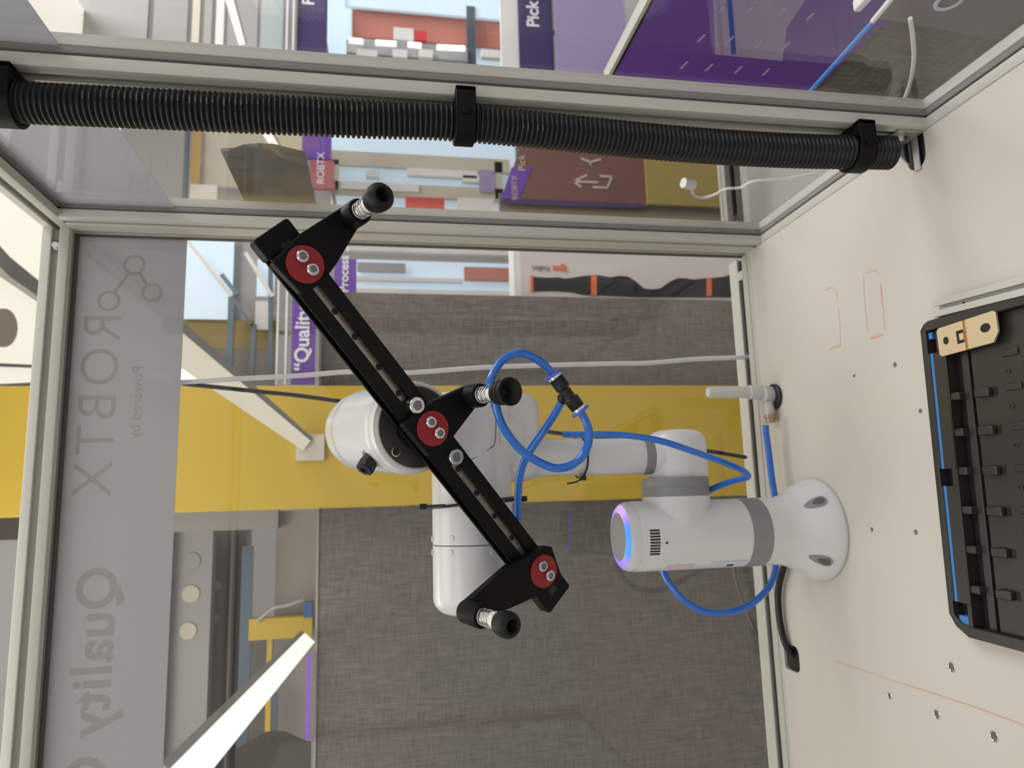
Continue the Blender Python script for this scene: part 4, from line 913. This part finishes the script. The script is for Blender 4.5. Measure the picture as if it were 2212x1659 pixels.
# beyond the rear side pane
def rp(name, x0, y0, x1, y1, X, m, lab, cat): return panX(name, x0, y0, x1, y1, X, m, lab, cat, 20)
rp('wall_board', 250, 450, 400, 280, 1300, GREYW, 'plain grey board beyond the rear side pane', 'wall panel')
rp('wall_board', 392, 450, 409, 280, 1290, BLUEG, 'slim blue-grey strip beyond the rear side pane', 'wall panel')
rp('wall_board', 410, 402, 436, 280, 1280, mat('mustard_board', (0.50, 0.33, 0.10), 0.5), 'mustard coloured strip beyond the rear side pane', 'wall panel')
rp('wall_board', 408, 450, 470, 400, 1275, WHT, 'small pinkish white board below the mustard strip', 'wall panel')
rp('wall_board', 436, 402, 656, 280, 1320, CREAM, 'cream wall lit behind the smoked acrylic cover', 'wall panel')
luminaire(hX(566, 270, 900), 34, hX(602, 330, 1000), 30, 'short bright lamp above the smoked acrylic cover')
s4 = rp('red_sign', 668, 406, 722, 348, 1180, mat('dusty_red_print', (0.36, 0.10, 0.11), 0.5), 'dusty red sign with faint white lettering beside the smoked cover', 'sign')
p = hX(700, 398, 1178); text('lettering', 'ROBTX', p, X_, Z_, 46, WTXT, s4, 1)
rp('purple_sign', 652, 340, 716, 290, 1190, PURP, 'short purple board just above the dusty red sign', 'sign')
ws = empty('white_shelving', hX(900, 390, 1700)); tag(ws, 'white shelving unit with beige frames beyond the rear side pane', 'shelf')
panX('back_panel', 715, 440, 1112, 290, 1760, SCRN, None, None, 20, ws)
BG = mat('beige_frame', (0.52, 0.48, 0.38), 0.5)
for xa, ya, xb, yb_ in ((700, 354, 1100, 345), (720, 418, 1090, 408), (716, 410, 732, 345), (1070, 430, 1085, 350)): panX('frame_bar', xa, ya, xb, yb_, 1700, BG, None, None, 20, ws)
for xa, xb, ya, yb_ in ((790, 820, 382, 368), (1000, 1035, 392, 380), (738, 905, 407, 398), (880, 1030, 378, 370)): panX('goods', xa, ya, xb, yb_, 1690, WHT, None, None, 30, ws)
panX('violet_goods', 1036, 415, 1066, 368, 1690, LILAC, None, None, 30, ws)
rbx = rp('red_box', 876, 450, 960, 428, 1500, REDP, 'red box low behind the white shelving, next to the suction cup', 'box')
rp('white_box', 990, 456, 1066, 430, 1500, WHT, 'small white box right of the red box', 'box')
pm = empty('reflection_tinted_wall', hX(1240, 380, 900)); tag(pm, 'purple booth wall beyond the rear side pane, yellow reflection painted maroon, with arrow and emblem', 'wall panel')
P = [hX(x, y, 900) for x, y in [(1083, 436), (1108, 365), (1140, 260), (1400, 270), (1400, 446)]]
MB().prism([(p.x, p.z) for p in P], (0, YX(900), 0), X_, Z_, Y_, 0, 12).build('panel', BROWN, pm)
P = [hX(x, y, 898) for x, y in [(1080, 440), (1087, 428), (1385, 440), (1385, 450)]]
MB().prism([(p.x, p.z) for p in P], (0, YX(897), 0), X_, Z_, Y_, 0, 3).build('purple_skirting', PURPD, pm)
P = [hX(x, y, 898) for x, y in [(1083, 430), (1105, 362), (1150, 362), (1120, 430)]]
MB().prism([(p.x, p.z) for p in P], (0, YX(897.5), 0), X_, Z_, Y_, 0, 2).build('purple_end', PURP, pm)
def xs(name, a_, b_, wpx, X, m, parent):
    a, b = hX(*a_, X), hX(*b_, X); d_ = (b - a); l_ = d_.length; d_.normalize(); n_ = V(-d_.z, 0, d_.x); w_ = wpx / 2 * (YX(X) - CP.y) / F
    MB().obox(a, d_, n_, -Y_, (0, -w_, 0), (l_, w_, 1)).build(name, m, parent)
AR = mat('beige_print', (0.55, 0.46, 0.38), 0.6)
for a_, b_ in (((1238, 392), (1292, 394)), ((1238, 392), (1268, 378)), ((1238, 392), (1256, 404)), ((1296, 380), (1322, 382)), ((1322, 382), (1312, 404)), ((1312, 406), (1280, 404))): xs('arrow_mark', a_, b_, 5, 896, AR, pm)
for a_, b_ in (((1255, 342), (1275, 350)), ((1275, 350), (1298, 344)), ((1275, 350), (1276, 356))): xs('emblem_mark', a_, b_, 5, 896, AR, pm)
p = hX(1135, 370, 896); text('lettering', 'Pick', p, X_, Z_, 46, AR, pm, 0.5)
p = hX(1118, 432, 896); text('lettering', 'ROBTX', p, X_, Z_, 34, AR, pm, 0.5)
rp('yellow_board', 1400, 440, 1572, 255, 880, mat('olive_yellow_paint', (0.34, 0.26, 0.06), 0.5), 'olive yellow board right of the maroon booth wall', 'wall panel')
rp('grey_skirt', 1080, 480, 1572, 440, 930, FAB, 'grey fabric strip along the foot of the maroon and yellow boards', 'wall panel')
pst = empty('reflected_post', hX(1580, 400, 300)); tag(pst, 'reflection of an aluminium post, built as a post beyond the rear side pane', 'post')  # mirror image in the pane, built as a solid post
for xa, xb, m in ((1563, 1575, ALU), (1575, 1588, BLACKM), (1588, 1602, ALU)): panX('profile_face', xa, 500, xb, 250, 360, m, None, None, 10, pst, yr=None)
# cables outside the side panes
wc = empty('white_plug_cable', onX(1490, 395, 40)); tag(wc, 'white plug with a thin white cable hanging outside the rear side pane', 'cable')
MB().tube([onX(1476, 395, 60), onX(1498, 400, 60)], 9, 8).build('plug', WCAB, wc)
MB().tube(spline([onX(x, y, 60) for x, y in [(1494, 408), (1500, 422), (1520, 427), (1545, 420), (1568, 408), (1600, 405), (1625, 392), (1660, 388), (1700, 385), (1760, 374)]], 6), 2.6, 8).build('cord', WCAB, wc)
bcb = empty('blue_patch_cable', onX(1840, 100, 60)); tag(bcb, 'straight blue cable running to a white junction box outside the front side pane', 'cable')
MB().tube([onX(1745, 203, 60), onX(1890, 42, 60)], 2.8, 10).build('cord', mat('bright_blue_cord', (0.04, 0.22, 0.65), 0.4), bcb)
MB().tube([onX(1885, 46, 60), onX(1940, -20, 60)], 3.0, 8).build('sleeve', WCAB, bcb)
a, b = onX(1858, 28, 80), onX(1925, -60, 80)
jb = MB().box((80, a.y, a.z), (94, b.y, b.z)).build('junction_box', WHT, bevel=2); tag(jb, 'white junction box at the top edge, above the blue cable', 'box')
tag(MB().tube(spline([onX(x, y, 50) for x, y in [(1966, 40), (1972, 80), (1974, 130), (1966, 180), (1955, 210)]], 6), 2.6, 8).build('white_cable', WCAB), 'short thin white cable hanging outside near the foot of the front post', 'cable')
P = [onX(x, y, 120) for x, y in [(1895, 40), (2160, 85), (2330, -60), (1990, -90)]]
gb = MB().prism([(p.y, p.z) for p in P], (120, 0, 0), Y_, Z_, X_, 0, 8).build('grey_printed_board', mat('grey_violet_board', (0.20, 0.17, 0.19), 0.5)); tag(gb, 'grey violet board with a round white emblem at the top right corner', 'sign')
p = onX(2050, 2, 119); MB().lathe([(17, 0), (17, 1), (12, 1), (12, 0)], p, -X_, 28, True).build('round_emblem', WTXT, gb)

# stands that carry the free boards of the neighbouring booths
for o in list(COL.objects):
    if o.parent is None and o.name.split('.')[0] in ('hanging_sign', 'red_sign', 'purple_sign', 'red_box', 'glass_booth', 'pick_sign', 'lilac_screen'):
        g = ORG[o.name]
        if o.type == 'MESH':
            xs_ = [v.co.x / S + g.x for v in o.data.vertices]; ys_ = [v.co.y / S + g.y for v in o.data.vertices]; zs_ = [v.co.z / S + g.z for v in o.data.vertices]
            cx, cy, z0 = sum(xs_) / len(xs_), max(ys_) if o.name.startswith('hanging') else sum(ys_) / len(ys_), min(zs_)
        else: cx, cy, z0 = g.x, 1740, onY(500, 840, 1715).z
        if o.name == 'hanging_sign': MB().box((cx - 8, 1092, zz - 2), (cx + 8, 1150, z0 + 4)).build('stand', GREYW, o)
        elif g.x > 0 and o.name.split('.')[0] in ('hanging_sign', 'red_sign', 'purple_sign', 'red_box'):
            MB().box((cx - 8, cy, z0 + 10), (cx + 8, 2640 + (90 if o.name == 'red_box' else 0), z0 + 26)).build('bracket_arm', GREYW, o)
            yb_2 = 2640 + (90 if o.name == 'red_box' else 0); MB().box((cx - 8, yb_2, -1100), (cx + 8, yb_2 + 16, z0 + 26)).build('stand', GREYW, o)
        else: MB().box((cx - 8, cy, -1100), (cx + 8, cy + 14, z0 + 4)).build('stand', GREYW, o)
GRP = {'air_tube': 'blue air tubes of the gripper', 'conduit_clip': 'clips on the corrugated conduit', 'linear_lamp': 'slanting linear lamps', 'cable_tie': 'cable ties on the robot arm', 'wall_board': 'plain boards of the neighbouring booths', 'acrylic_cover': 'smoked acrylic covers'}
for o in COL.objects:
    if o.parent is None and o.name.split('.')[0] in GRP and 'label' in o: o['group'] = GRP[o.name.split('.')[0]]
